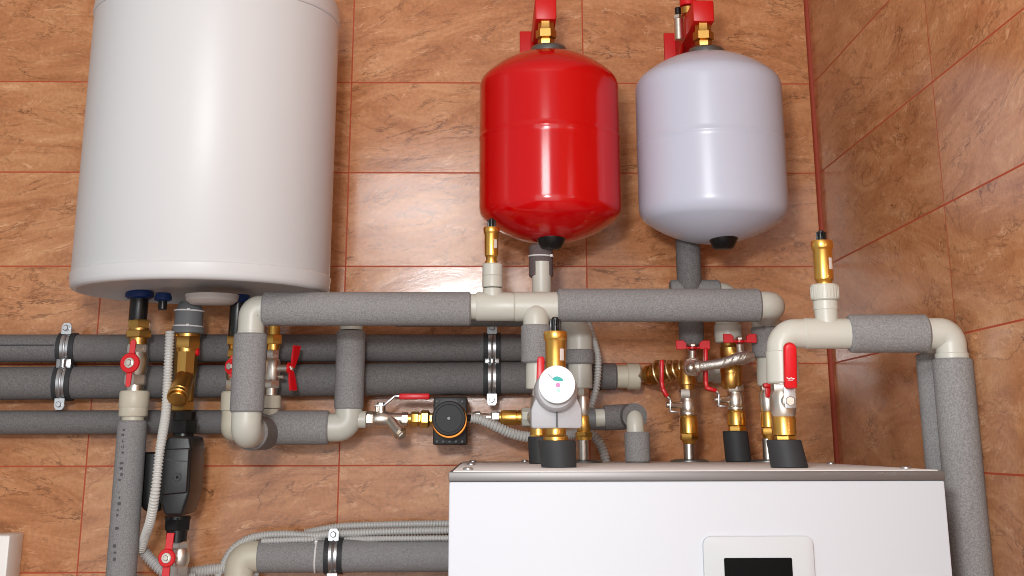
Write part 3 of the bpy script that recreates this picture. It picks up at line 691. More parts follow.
# ================================================================== TANKS
def tank(nm, label, cat_group, pxc, pyc, d, rpx_l, paint, ytop, yshT, yshB, ybot):
    pass
def vessel(label, px, d, rm, paint, ys, capx, arm_px, plate_px, stem):
    """ys: y of ring top, dome top, shoulder top, seam, shoulder bottom, dome bottom"""
    vl = VL(px, ys[3], d); t = thing('expansion_tank', label, 'tank', vl.p(ys[5]), 'expansion tanks')
    z = [vl.z(y) for y in ys]; B = Vector((vl.x, vl.y, 0))
    prof = []; n = 9; hb = z[4]-z[5]; ht = z[1]-z[2]
    def dome(h):                                # torispherical end: (height from the shoulder, radius), axis to side
        kr = min(rm*.26, h*.5); Rs = ((rm-kr)**2+h*h-kr*kr)/(2*(h-kr)); zc0 = h-Rs
        lim = math.atan2(rm-kr, -zc0); out = []
        for q in range(n+1):
            a = lim*q/n; out.append((zc0+Rs*cos(a), Rs*sin(a)))
        for q in range(1, n+1):
            a = lim+(pi/2-lim)*q/n; out.append((kr*cos(a), rm-kr+kr*sin(a)))
        return out
    prof += [(z[4]-h_, r_) for h_, r_ in dome(hb)]
    prof += [(z[4]+.004, rm), (z[3]-.009, rm), (z[3]-.0028, rm), (z[3]-.0013, rm*1.007), (z[3]+.0013, rm*1.007), (z[3]+.0028, rm), (z[3]+.009, rm), (z[2]-.004, rm)]
    prof += [(z[2]+h_, r_) for h_, r_ in reversed(dome(ht))]
    prof = [(a-z[5], r) for a, r in prof]; prof[0] = (0, 0); prof[-1] = (z[1]-z[5], 0)
    mb = MB(); mb.lathe(B+U*z[5], U, prof, 72); part('shell', mb, paint, t, angle=50)
    mb = MB(); mb.lathe(B+U*(z[1]-.004), U, [(0, 18.5/vl.s), (.007, 18.5/vl.s), (.011, 17/vl.s), (.0135, 13/vl.s), (.0145, 9/vl.s)], 40); part('collar', mb, M['ring_grey'], t, 'dull steel collar')
    zc = z[1]+.010; B = B+Vector((-.004, 0, 0)); mb = MB(); k = 1/vl.s
    mb.lathe(B+U*zc, U, [(0, 7.5*k), (.004, 8.4*k), (.010, 8.4*k), (.012, 7*k)], 6, .4); mb.lathe(B+U*(zc+.012), U, [(0, 9*k), (.001, 10.6*k), (.014, 10.6*k), (.0155, 8.5*k), (.020, 8*k), (.0285, 8*k)], 6, .4)
    part('connection_nut', mb, M['brass_old'], t, 'brass nut')
    zd = z[5]; mb = MB(); mb.lathe(Vector((vl.x+capx*k, vl.y-.02, zd+.010)), U, [(-.022, 0), (-.022, .0125), (-.02, .0165), (-.006, .0235), (-.002, .025), (0, .0245), (.006, .02)], 40); mb.sphere(Vector((vl.x+capx*k+.002, vl.y-.034, zd-.008)), .0032, 10, 6)
    part('valve_cap', mb, M['black'], t, 'black plastic cap')
    return t, vl, z, zc
tR, vRt, zR, zcR = vessel('round-ended red expansion tank hanging over the header pipe', 549.5, .205, .1148, M['red_paint'], (44, 51.5, 89, 139.5, 207, 243.5), 0, 0, 0, 0)
tW, vWt, zW, zcW = vessel('white expansion tank with a seam, hanging between the red tank and corner', 710.5, .205, .1203, M['white_tank'], (47, 53.5, 91, 144.5, 207, 243.5), 6, 0, 0, 0)
def bracket(label, vl, zc, dx, stem, wdt=.036):
    vx = vl.x-.005
    t = thing('tank_bracket', label, 'bracket', Vector((vx, 0, zc)), 'red tank brackets')
    zb_ = zc+.040; mb = MB(); s_ = Vector((vx, 0, zb_))
    d = vl.d
    mb.box((vx, -(d+.02)/2, zb_+.019), (wdt, d+.02, .038), None, .0035)
    ax = part('arm', mb, M['red_steel'], t)
    mb = MB(); mb.prism([(0, 0), (d*.45, 0), (d*.06, -.045), (0, -.045)], Vector((vx-wdt*.42, 0, zb_)), Vector((0, -1, 0)), Vector((0, 0, 1)), .004 if True else 0, .0006, 1)
    part('gusset', mb, M['red_steel'], t)
    mb = MB(); mb.box((vx-.010, -.004, zb_-.004), (wdt+.020, .008, .10), None, .002); part('wall_plate', mb, M['red_steel'], t)
    if stem:
        mb = MB(); x = vx-wdt*.5-.010; y = -d*.62; mb.cyl((x, y, zb_-.004), (x, y, zb_+.04), .008, 16); mb.cyl((x, y, zb_+.034), (x, y, zb_+.042), .0095, 6); sp = part('bleed_valve', mb, M['nickel'], t, 'nickel bleed stem')
        mb = MB(); mb.cyl((x, y, zb_+.042), (x, y, zb_+.056), .006, 16); part('bleed_cap', mb, M['black'], sp, 'small black cap')
        mb = MB(); mb.cyl((x+.015, y-.02, zb_+.036), (x+.015, y-.02, zb_+.05), .013, 18); part('brass_port', mb, M['brass_old'], t, 'brass port')
        mb = MB(); mb.cyl((x+.015, y-.02, zb_+.052), (x+.015, y-.02, zb_+.075), .015, 20); part('relief_cap', mb, M['red'], t, 'round red cap')
    return t
bracket('red wall bracket with square arm holding the red tank', vRt, zcR, 0, False)
bracket('red wall bracket with a nickel stem holding the white tank', vWt, zcW, 0, True)
# pipes under the tanks
vl = VL(541, 275, .205)
t = thing('tank_connection_sleeve', 'short brown-grey foam sleeve joining the header to the red tank', 'pipe', vl.p(277))
mb = MB(); insulation(mb, vl.p(277.5), vl.p(245), 12/vl.s); sl = part('insulation', mb, M['foam_brown'], t)
mb = MB(); mb.torus(vl.p(256.5), Vector((.02, 0, 1)), 12.2/vl.s, .0012, 32, 8); mb.box(vl.p(256.5)+Vector((.016, -.012, 0)), (.005, .004, .004)); part('cable_tie', mb, M['tie'], sl, 'thin white cable tie')
dK = .13
vl = VL(690, 300, dK)
t = thing('insulated_tank_pipe', 'dark grey foam-wrapped pipe hanging from the white tank behind the header', 'pipe', vl.p(345), 'grey insulated pipes')
mb = MB(); insulation(mb, vl.p(346), vl.p(236), 12.4/vl.s); part('insulation', mb, M['foam_dark'], t)

# ================================================================== VALVE CLUSTER
vK = VL(687, 380, dK)
hv = HL(650, 377, .06)
t = thing('spring_check_valve', 'ribbed brass check valve joining the middle wall pipe\'s coupling', 'valve', hv.p(660))
mb = MB(); pA = W(639, 376.5, .06); pB = W(690, 368, dK); dv = (pB-pA); L_ = dv.length; k = 1/hv.s
mb.lathe(pA+dv*.13, dv, [(0, 6.5*k), (.001, 7.6*k), (L_*.05, 8.2*k), (L_*.055, 9.2*k), (L_*.12, 9.2*k), (L_*.13, 7*k), (L_*.2, 7*k)], 24); mb.lathe(pA+dv*.3, dv, [(0, 10*k), (.002, 11.6*k), (L_*.06, 11.6*k), (L_*.075, 10*k)], 6, .2)
part('union_nut', mb, M['brass_old'], t)
mb = MB(); mb.cyl(pA-dv*.04, pA+dv*.15, 6.4*k, 6); part('nipple', mb, M['nickel'], t, 'nickel hexagon')
mb = MB(); mb.cyl(pA+dv*.38, pA+dv*.98, 7.2*k, 24); part('core', mb, M['brass_old'], t)
for i in range(5):
    mb = MB(); mb.torus(pA+dv*(.42+.115*i), dv+Vector((0, .01, .012)), (12-1.0*i)*k, .0021, 28, 8); part('ring', mb, M['brass_light'], t)
def lever_v(t, vl, ystem, xplate, ygrip0, ygrip1, xg, d, plate=True):
    """a lever on the stem's end: a bent steel strip, then a red grip going up"""
    sN = vl.p(ystem); e = W(xplate, ystem, d+.012); mb = MB()
    mb.cyl(sN, e, .0065, 16, None, .0045); mb.cyl(W(xplate+1.5, ystem, d+.012), W(xplate-4, ystem, d+.012), .0045, 14); part('stem', mb, M['nickel'], t)
    q = [W(xplate+7, ystem+7, d+.012), W(xplate, ystem+6.5, d+.012), W(xplate, ystem-5.5, d+.012), W(xplate-5, ystem-10.5, d+.012)]
    mb = MB()
    for a, b in zip(q, q[1:]):
        mb.strip(a, b, .013, .0026, .0005)
    lv = part('lever', mb, M['zinc'], t)
    g = [W(xplate-3.5, ystem-9, d+.012), W(xg+1, ygrip1-3, d+.012), W(xg, ygrip1-10, d+.012), W(xg, ygrip0, d+.012)]
    mb = MB()
    for a, b in zip(g, g[1:]):
        mb.strip(a, b, .016, .0062, .002)
    part('grip', mb, M['red'], lv, 'red plastic grip')
# first port line (steel pipe)
t = thing('ball_valve', 'nickel lever valve on a bare steel pipe, beside the ribbed brass check valve', 'valve', vK.p(440), 'lever ball valves')
mb = MB(); vK.lathe(mb, [(385.5, 8), (384.5, 9.2), (381, 9.2), (379, 8.5), (370, 8.5), (368, 7)]); vK.lathe(mb, [(391, 7), (385, 7.5)]); part('brass_tee', mb, M['brass_old'], t, 'dull brass tee')
mb = MB(); hex_v(mb, vK, 389.5, 398.5, 8.8); vK.lathe(mb, [(416, 7.4), (414.5, 8.6), (412, 8.6), (411, 7.9), (409, 8.3), (402, 8.3), (400.5, 7.6), (396.5, 7.2)]); part('body', mb, M['nickel'], t)
mb = MB(); vK.lathe(mb, [(434, 8), (433, 9), (418, 9), (416, 7.6)], 28); hex_v(mb, vK, 433.5, 440, 9.5); vK.lathe(mb, [(444, 6), (439, 8)]); part('union_nut', mb, M['brass'], t)
lever_v(t, vK, 405, 670, 361, 392, 661.5, dK)
t = thing('ball_valve', 'small valve with a red butterfly handle under the white tank\'s dark pipe', 'valve', vK.p(372), 'butterfly bleed valves')
mb = MB(); c = W(692.5, 349.5, dK+.04); mb.cyl(W(692.5, 366, dK+.035), c, .006, 16); mb.cyl(c, c+Vector((0, 0, .010)), .0045, 12); mb.hexn(c+U*.004, c+U*.009, .0062); part('stem', mb, M['nickel'], t)
mb = MB(); cc = W(692.5, 367, dK+.035); mb.cyl(cc+Vector((0, .035, 0)), cc+Vector((0, -.012, 0)), .0125, 22); mb.torus(cc+Vector((0, -.008, 0)), Vector((0, 1, 0)), .0125, .0022, 28, 8); mb.hexn(cc+Vector((0, -.01, 0)), cc+Vector((0, -.018, 0)), .009); part('body', mb, M['nickel'], t)
def wings(t, c, half, wide, tall):
    mb = MB(); mb.cyl(c-U*.0015, c+U*.0015, .0095, 20)
    for s in (-1, 1):
        a = c+Vector((s*.006, 0, 0)); b = c+Vector((s*half*.5, 0, .002)); rot = (b-a).to_track_quat('X', 'Z').to_matrix(); mb.box((a+b)/2, ((b-a).length+.004, .012, .003), rot, .0006)
        rr = Matrix.Rotation(-s*.35, 3, 'Y'); mb.prism([(-wide/2, -tall/2), (wide*.3, -tall*.55), (wide/2, -tall*.5), (wide/2, tall*.5), (-wide*.2, tall*.5), (-wide/2, tall*.2)], c+Vector((s*half*.72, -.002, .005)), Vector((s, 0, 0)), Vector((0, 0, 1)), s*.006, .0008, 1)
    return part('handle', mb, M['red'], t, 'red butterfly handle')
wings(t, c+U*.002, .026, .017, .0135)
# second port line (black rubber)
vQ = VL(731.5, 380, dK+.03)
t = thing('ball_valve', 'nickel lever valve rising from a black rubber sleeve under the braided hose', 'valve', vQ.p(436), 'lever ball valves')
mb = MB(); vQ.lathe(mb, [(389, 8), (385, 10.5), (374, 10.5), (372, 10)]); vQ.lathe(mb, [(373, 11.2), (368, 11.2), (366, 10)]); vQ.lathe(mb, [(368, 9.8), (357, 9.8), (355, 10.6), (348, 10.6), (346, 9)]); part('brass_tee', mb, M['brass_old'], t, 'dull brass tee')
vQ2 = VL(735.5, 400, dK+.03)
mb = MB(); hex_v(mb, vQ2, 383.5, 392, 8.8); vQ2.lathe(mb, [(411, 7.4), (409.5, 8.8), (407, 8.8), (406, 8), (404, 8.4), (396, 8.4), (394.5, 7.6), (390, 7.2)]); part('body', mb, M['nickel'], t)
mb = MB(); vQ2.lathe(mb, [(426, 8), (425, 9.2), (413, 9.2), (411, 8)], 28); hex_v(mb, vQ2, 426, 434, 9.2); part('union_nut', mb, M['brass'], t)
lever_v(t, vQ2, 399.5, 718.5, 349, 391, 705.5, dK+.03)
t = thing('ball_valve', 'small valve with a red butterfly handle at the braided hose\'s far end', 'valve', vQ.p(360), 'butterfly bleed valves')
mb = MB(); c = W(739.5, 343, dK+.075); mb.cyl(W(740.5, 357, dK+.07), c, .006, 16); mb.hexn(c+U*.004, c+U*.009, .0062); mb.cyl(c, c+U*.01, .0045, 12); part('stem', mb, M['nickel'], t)
wings(t, c+U*.002, .025, .016, .0135)
mb = MB(); cc = W(741, 358, dK+.068); mb.cyl(cc+Vector((0, .03, 0)), cc+Vector((0, -.008, 0)), .011, 22); part('body', mb, M['nickel'], t)
t = thing('braided_hose', 'braided steel hose bridging the two butterfly valves', 'hose', W(715, 364, dK+.06))
pa = [W(688, 368, dK+.06), W(703, 366, dK+.07), W(720, 363.5, dK+.08), (W(738, 358.5, dK+.085)), W(752, 356, dK+.075)]
mb = MB(); q = smooth_path(pa, 10); n = len(q); rs = [(.0075 if i > n*.15 else .009)+(.0045*max(0, (i/n-.6)/.4) if i < n-4 else 0) for i in range(n)]; mb.tube(q, rs, 22); part('braid', mb, M['hose'], t)
mb = MB(); a = W(686, 368.3, dK+.058); b = W(697, 367, dK+.066); mb.cyl(a, b, .0125, 6); mb.cyl(b, W(701, 366.5, dK+.068), .0105, 22); mb.sphere(W(691, 368, dK+.07), .0085, 14, 8); part('end_nut', mb, M['nickel'], t)
mb = MB()
for i in range(4):
    a = .55+.1*i; c = q[int(n*a)]; dq = (q[int(n*a)+1]-c); mb.torus(c, Vector((dq.x+.02, dq.y, dq.z-.018)), rs[int(n*a)]+.0007, .0012, 24, 8)
part('wire_coil', mb, M['nickel'], t)
# pipe that feeds the second line, behind the header
vX = VL(731, 300, dK-.005)
t = thing('insulated_branch_pipe', 'off-white elbow and nut peeking above and below the header\'s foam', 'pipe', vX.p(345), 'grey insulated pipes')
ez = vX.z(293.5); mb = MB(); mb.tube(fillet([Vector((vX.x-.05, vX.y, ez)), Vector((vX.x, vX.y, ez)), vX.p(322)], .018, 10), 11/vX.s, 28); part('elbow', mb, M['plastic'], t)
mb = MB(); insulation(mb, Vector((vX.x-.10, vX.y, ez)), Vector((vX.x-.018, vX.y, ez)), 13.6/vX.s); part('insulation', mb, M['foam'], t)
vX2 = VL(728, 330, dK+.03)
mb = MB(); vX2.lathe(mb, [(343, 12), (342, 13.6), (326, 14), (324.8, 13)], 16); vX2.lathe(mb, [(325, 12), (321, 12.6), (318, 12)]); part('coupling', mb, M['plastic'], t)
mb = MB(); vX2.lathe(mb, [(348, 8), (342, 8)]); part('adapter', mb, M['brass_old'], t, 'brass adapter')
# third, mostly hidden line under the header's end
vY = VL(767.5, 400, .18)
t = thing('ball_valve', 'nickel valve mostly hidden behind the valve with the upright red lever', 'valve', vY.p(440), 'lever ball valves')
mb = MB(); hex_v(mb, vY, 384, 391, 7); vY.lathe(mb, [(412, 7), (408, 8), (394, 8), (390, 6.5)]); part('body', mb, M['nickel'], t)
mb = MB(); vY.lathe(mb, [(428, 7), (427, 8), (413, 8), (411, 7)], 24); hex_v(mb, vY, 428, 435, 8.2); vY.lathe(mb, [(440, 5.5), (434, 7)]); part('union_nut', mb, M['brass'], t)
mb = MB(); q = W(767.5, 385.5, .202); mb.box(q, (.014, .014, .007), None, .002); mb.box(q+Vector((0, -.0, -.008)), (.008, .004, .02), None, .001); part('lever', mb, M['red'], t, 'red lever')
# plastic stub on the wall
hS = HL(710, 371.5, .045)
t = thing('pipe_stub', 'off-white plastic stub between the two lever valves', 'pipe', hS.p(708))
mb = MB(); hS.lathe(mb, [(697, 9.5), (698, 10.5), (712, 10.5), (713, 11.6), (721, 11.6), (722, 10.4)], 28); q = hS.p(706); mb.cyl(q, Vector((q.x, 0, q.z)), .014, 20); part('body', mb, M['plastic'], t)

# ================================================================== HEAT CABINET
ZT = Z0-.6556
XL, XR, YF, YB = -.6345, -.0915, -.822, -.03
t = thing('heating_cabinet', 'tall white heating cabinet with grey top trim and black screen', 'heating unit', ((XL+XR)/2, (YF+YB)/2, 0))
mb = MB(); mb.box(((XL+XR)/2, (YF+YB)/2, (ZT-.0105)/2), (XR-XL, YB-YF, ZT-.0105), None, .0025); part('case', mb, M['case'], t)
mb = MB(); w_ = .0025
mb.box(((XL+XR)/2, YF+.004, ZT-.0055), (XR-XL+.001, .010, .0098), None, .001); mb.box((XL+.004, (YF+YB)/2, ZT-.0055), (.009, YB-YF, .0098), None, .001); mb.box((XR-.004, (YF+YB)/2, ZT-.0055), (.009, YB-YF, .0098), None, .001)
part('top_trim', mb, M['trim_metal'], t, 'grey metal trim')
mb = MB(); mb.box(((XL+XR)/2, (YF+YB)/2+.003, ZT-.004), (XR-XL-.008, YB-YF-.006, .009), None, .001); tp = part('top_plate', mb, M['plate'], t, 'pale grey top plate')
for x, y in ((XL+.02, -.75), (XL+.02, -.4), (XL+.02, -.08), (XR-.02, -.75), (XR-.02, -.4), (XR-.02, -.08), (-.53, -.06), (-.2, -.06)):
    mb = MB(); mb.cyl((x, y, ZT-.001), (x, y, ZT+.003), .006, 14); part('screw', mb, M['zinc'], tp)
a = W(702, 536, .822); b = W(812, 536, .822); c = W(757, 640, .822)
def rrect(w, h, r, n=6):
    o = []
    for cx, cy, a0 in ((w/2-r, h/2-r, 0), (-w/2+r, h/2-r, pi/2), (-w/2+r, -h/2+r, pi), (w/2-r, -h/2+r, 1.5*pi)):
        for k in range(n+1): o.append((cx+r*cos(a0+pi/2*k/n), cy+r*sin(a0+pi/2*k/n)))
    return o
wd, hg = (b.x-a.x), (a.z-c.z); cen = Vector(((a.x+b.x)/2, YF+.001, (a.z+c.z)/2))
mb = MB(); mb.prism(rrect(wd, hg, .009), cen+Vector((0, 0, 0)), Vector((1, 0, 0)), Vector((0, 0, 1)), .006, .0015, 2); bz_ = part('display_bezel', mb, M['bezel'], t)
a2 = W(724, 558, .828); b2 = W(792, 558, .828); mb = MB(); h2_ = hg*.62
mb.prism(rrect(b2.x-a2.x, h2_, .0015, 3), Vector(((a2.x+b2.x)/2, YF-.0045, a2.z-h2_/2)), Vector((1, 0, 0)), Vector((0, 0, 1)), .0012, 0); part('screen', mb, M['screen'], bz_, 'black glass screen')
# ports on the top plate
def port_pipe(label, px, d, y0, r, flange=19):
    vl = VL(px, 455, d); t = thing('steel_port_pipe', label, 'pipe', (vl.x, vl.y, ZT), 'steel port pipes')
    mb = MB(); mb.cyl((vl.x, vl.y, ZT), vl.p(y0), r/vl.s, 28); part('pipe', mb, M['steel_pipe'], t)
    mb = MB(); mb.lathe((vl.x, vl.y, ZT+.0006), U, [(0, flange/vl.s), (.002, flange/vl.s), (.004, flange*.8/vl.s), (.0045, r/vl.s)], 40); part('flange', mb, M['ring_grey'], t, 'thin grey flange')
    return t, vl
port_pipe('bare steel pipe with a flange, half hidden behind the gauge\'s rubber sleeve', 583.5, .2, 437, 5.4)
port_pipe('bare steel pipe with a flange standing alone mid-cabinet', 689.3, dK, 440, 5.6)
port_pipe('steel pipe with a flange behind the leaning black rubber sleeve', 768, .18, 438, 5)
def rubber(label, px, d, y0, rt, rb, dxt=0, cat='sleeve', pybase=465):
    vl = VL(px, pybase, d); t = thing('rubber_sleeve', label, cat, (vl.x, vl.y, ZT), 'black rubber sleeves')
    mb = MB(); z1 = vl.z(y0); h = z1-ZT; n = 8; pr = []
    rings = []
    u = Vector((1, 0, 0)); w = Vector((0, 1, 0)); last = None; seg = 40
    for i, (f, k) in enumerate(((0, rb-.8), (.02, rb), (.3, rb+(rt-rb)*.3), (.7, rb+(rt-rb)*.7), (.97, rt), (1, rt-.8), (1, rt*.72), (.9, rt*.68))):
        cur = mb.ring(Vector((vl.x+dxt*f/vl.s, vl.y, ZT+.0008+h*f)), u, w, k/vl.s, seg)
        if last is not None: mb.link(last, cur, seg)
        else: mb.f.append(tuple(range(cur, cur+seg)))
        last = cur
    mb.f.append(tuple(range(last, last+seg)))
    part('sleeve', mb, M['rubber'], t); return t, vl
dGa = .62; dFr = .68
rubber('black rubber sleeve directly under the round gauge', 559, dGa, 441, 19.2, 17.6, -2)
rubber('black rubber sleeve behind the gauge\'s own sleeve', 541, .3, 437, 13, 12, 0)
rubber('black rubber sleeve standing alone between steel pipes and leaning sleeve', 738.8, dK+.03, 431.5, 12.6, 13, -2.2)
rubber('leaning black rubber sleeve under the valve with the upright red lever', 789.5, dFr, 440.5, 17.4, 18.6, -4.5)
# grey sleeved elbow pipe to the cabinet
vH = VL(634.5, 440, .2); hH = HL(610, 418.5, .2)
t = thing('insulated_port_pipe', 'short pale pipe with grey foam cuffs bending down into the cabinet top', 'pipe', (vH.x, vH.y, ZT), 'grey insulated pipes')
mb = MB(); insulation(mb, Vector((vH.x, vH.y-.037, ZT+.001)), vH.p(432)+Vector((0, -.037, 0)), 12.4/vH.s); part('insulation', mb, M['foam'], t)
zE = vH.z(416.5); yE = vH.y
mb = MB(); mb.tube(fillet([Vector((hH.x(595.5), yE, zE-.002)), Vector((hH.x(631.5), yE, zE)), Vector((hH.x(632.5), yE-.035, zE)), Vector((hH.x(632.5), yE-.037, vH.z(440)))], .016, 10), 8.6/vH.s, 28); part('elbow', mb, M['plastic'], t)
mb = MB(); qq = fillet([Vector((hH.x(604.5), yE, zE-.002)), Vector((hH.x(630), yE, zE)), Vector((hH.x(632.5), yE-.036, zE))], .022, 10); mb.tube(qq, 12.4/vH.s, 30); part('insulation', mb, M['foam_dark'], t, 'torn dark foam cuff')
mb = MB(); hH2 = HL(596, 419, .19); insulation(mb, hH2.p(584), hH2.p(605.5), 10.4/hH2.s); part('insulation', mb, M['grey_fit'], t, 'smooth grey cuff')
# valve of the steel port line beside the gauge
vN = VL(583.5, 420, .2)
t = thing('ball_valve', 'slim nickel and brass valve standing just behind the gauge', 'valve', vN.p(441), 'ball valves')
mb = MB(); hex_v(mb, vN, 388, 396, 6); vN.lathe(mb, [(416, 5), (412, 6.2), (399, 6.2), (395.5, 5)]); part('body', mb, M['nickel'], t)
mb = MB(); vN.lathe(mb, [(433, 6), (432, 6.6), (417, 6.6), (415.5, 5.6)], 26); hex_v(mb, vN, 432, 437.5, 9); vN.lathe(mb, [(440, 7.6), (437, 8)]); part('union_nut', mb, M['brass'], t)
vB = VL(538.5, 420, .3)
t = thing('ball_valve', 'valve behind the gauge whose red lever tip shows beside the brass vent', 'valve', vB.p(440), 'ball valves')
mb = MB(); hex_v(mb, vB, 388, 396, 7); vB.lathe(mb, [(425, 6), (415, 8), (402, 8), (395, 6)]); part('body', mb, M['nickel'], t)
mb = MB(); vB.lathe(mb, [(436, 7.4), (435, 8.4), (425, 8.4), (424, 7)], 26); hex_v(mb, vB, 435, 440, 9.4); part('union_nut', mb, M['brass'], t)
mb = MB(); a = W(541, 358.5, .36); b = W(539.5, 404, .36); mb.prism([(-.0055, 0), (-.0055, (a-b).length), (-.003, (a-b).length+.003), (.003, (a-b).length+.003), (.0055, (a-b).length), (.0055, 0)], b, Vector((1, 0, 0)), (a-b).normalized(), -.006, .0016, 2); lv = part('lever', mb, M['red'], t, 'red plastic lever')
mb = MB(); mb.cyl(W(539.5, 403, .35), vB.p(405), .005, 14); part('stem', mb, M['nickel'], t)
# ---- gauge assembly
vS = VL(555.5, 400, dGa); k = 1/vS.s
t = thing('safety_group', 'grey moulded safety group on brass rings carrying a round white gauge', 'safety group', vS.p(440))
mb = MB(); vS.lathe(mb, [(443.5, 10.5), (441.5, 12.5), (437, 12.5), (436, 11), (434, 10), (428, 10.5), (426.5, 9.5)], 36); part('brass_nut', mb, M['brass'], t)
zc_ = vS.z(412); o = [(-23.5, 428.5), (23.5, 428.5), (25, 426), (25, 410), (22.5, 403)]
for i in range(0, 13):
    a = -.35+i*(pi+.7)/12; o.append((21.5*cos(a), 391-21.5*sin(a)))
o += [(-22.5, 403), (-25, 410), (-25, 426)]
mb = MB(); mb.prism([(a*k, vS.z(y)-zc_) for a, y in o], Vector((vS.x, vS.y+.022, zc_)), Vector((1, 0, 0)), U, .044, .0022, 2)
bd = part('body', mb, M['grey_body'], t)
gc = W(557, 384.3, dGa+.06); gax = Vector((0, -1, .02)).normalized()
mb = MB(); cc = W(556.2, 389.5, dGa+.045); mb.lathe(cc-gax*.03, gax, [(0, 20.5*k), (.02, 20.5*k), (.027, 19.6*k), (.031, 17.5*k)], 48)
part('gauge_collar', mb, M['grey_body'], t)
mb = MB(); mb.box(Vector((vS.x, -(dGa+.0247), vS.z(418))), (.0018, .0024, vS.z(409)-vS.z(428)), None, 0); part('joint_line', mb, M['black'], bd, 'dark joint line')
mb = MB(); mb.lathe(gc-gax*.012, gax, [(0, 16.4*k), (.001, 17.6*k), (.010, 18*k), (.0125, 17.5*k), (.0128, 16.6*k), (.0118, 16.2*k), (.0116, 0)], 56); gg = part('gauge_case', mb, M['dial'], t, 'round white gauge')
def dial_shape(pts, m, nm, lab):
    mb = MB(); r = [(x*k, y*k) for x, y in pts]; mb.prism(r, gc-gax*.00035, Vector((1, 0, 0)), gax.cross(Vector((1, 0, 0))).normalized()*-1 if gax.cross(Vector((1, 0, 0))).z < 0 else gax.cross(Vector((1, 0, 0))).normalized(), .0006, 0)
    o = part(nm, mb, m, gg, lab)
def put(pts): return [(x-556.3, 384.5-y) for x, y in pts]
dial_shape(put([(551.8, 379.5), (553.5, 377.6), (556.5, 376.8), (560, 378), (562.8, 380.2), (562.3, 381.2), (559, 381.8), (556, 381.6), (552.8, 380.8)]), M['teal'], 'green_zone', 'teal printed sector')
dial_shape(put([(557.3+2.3*cos(i*pi/6), 385.2-2.3*sin(i*pi/6)) for i in range(12)]), M['pink'], 'hub_mark', 'pink printed dot')
dial_shape(put([(556, 388.5), (557.6, 388), (559.8, 391), (558.5, 392.3), (556.4, 391.6)]), M['teal_pale'], 'lower_mark', 'pale teal smudge')
dial_shape(put([(546.8, 374.7), (547.5, 374.3), (552.6, 378.9), (552, 379.3)]), M['grey_ink'], 'needle', 'thin grey needle')
for i, (x, y) in enumerate(((545.5, 390), (549, 392.5), (553, 392), (544, 386))):
    dial_shape(put([(x, y), (x+1.6, y-.3), (x+1.7, y+.6), (x+.1, y+.8)]), M['faint_ink'], 'scale_mark', 'faint grey scale mark')
air_vent('large brass air vent standing on top of the round white gauge', VL(555.5, 350, dGa), (317, 331.5, 339.5, 372, 376), 12*k, 5.4*k)

# ================================================================== FRONT LINE TO THE RIGHT WALL
dF = dFr
vF = VL(784.5, 430, dF); k = 1/vF.s; hF = HL(850, 333.5, dF)
t = thing('ball_valve', 'big nickel ball valve with an upright red lever on the leaning rubber sleeve', 'valve', vF.p(446), 'lever ball valves')
mb = MB(); vF.lathe(mb, [(384, 11), (382, 11)]); hex_v(mb, vF, 383, 392, 11.5); vF.lathe(mb, [(416.5, 10.8), (413, 12.4), (404, 13), (395, 12.4), (391.5, 11)]); part('body', mb, M['nickel'], t)
mb = MB(); vF.lathe(mb, [(436, 10.6), (435, 11.8), (418.5, 11.8), (416, 10.4)], 32); hex_v(mb, vF, 435, 443, 11); vF.lathe(mb, [(448, 9), (442, 9.6)]); part('union_nut', mb, M['brass'], t)
c = W(789.5, 401, dF+.022); mb = MB(); mb.cyl(Vector((c.x, vF.y, c.z)), c, .009, 22); mb.hexn(c, c+Vector((0, -.005, 0)), .0062); part('stem', mb, M['nickel'], t)
mb = MB(); q0 = W(790.5, 389, dF+.028); q1 = W(789.5, 352, dF+.034)
mb.box(W(790, 397, dF+.024), (.014, .0028, .026), None, .0006)
lv = part('lever', mb, M['zinc'], t)
mb = MB(); hgt = (W(790, 341, dF+.034)-W(790, 387, dF+.03)).length; wv = 6.3*k
o = [(-wv, 0), (wv, 0)]+[(wv*cos(a*pi/10), hgt-wv+wv*sin(a*pi/10)) for a in range(11)]
mb.prism(o, W(789.4, 387.5, dF+.024), Vector((1, 0, 0)), (W(788.6, 341, dF+.034)-W(789.4, 387.5, dF+.024)).normalized(), .011, .0028, 3); gp = part('grip', mb, M['red'], lv, 'red plastic grip')
mb = MB(); c = W(790.3, 378.6, dF+.0375)
for dx, dz, w_, h_, an in ((-.0032, .0006, .0026, .001, .5), (-.0008, 0, .0026, .001, -.5), (.002, .0004, .0028, .001, .6), (.004, -.0002, .0022, .001, -.6), (0, -.0018, .006, .0007, 0)):
    mb.box(c+Vector((dx, 0, dz)), (w_, .0012, h_), Matrix.Rotation(an, 3, 'Y'), 0)
part('emblem', mb, M['tie'], gp, 'tiny white embossed emblem')
t = thing('insulated_outlet_pipe', 'off-white pipe with a foam sleeve bending down beside the cabinet and tiled corner', 'pipe', Vector((hF.x(955), hF.y, .01)), 'grey insulated pipes')
mb = MB(); vFe = VL(782.3, 370, dF)
mb.tube(fillet([vFe.p(372), Vector((vFe.x, vFe.y, hF.zz)), hF.p(812)], .026, 12), 14.6*k, 36)
vFe.lathe(mb, [(383.5, 14.6), (382, 16.2), (352, 15.4), (351, 14.4)], 36)
part('elbow', mb, M['plastic'], t)
mb = MB(); hF.lathe(mb, [(804, 14.2), (805, 15.2), (855, 14.8)], 36)
vV = VL(826, 310, dF); vV.lathe(mb, [(330, 11), (312, 11.6), (310, 11.8)]); vV.lathe(mb, [(310.4, 11.4), (309.6, 12.4), (301.5, 12.4), (300.5, 11.4)], 32)
n = len(mb.v)
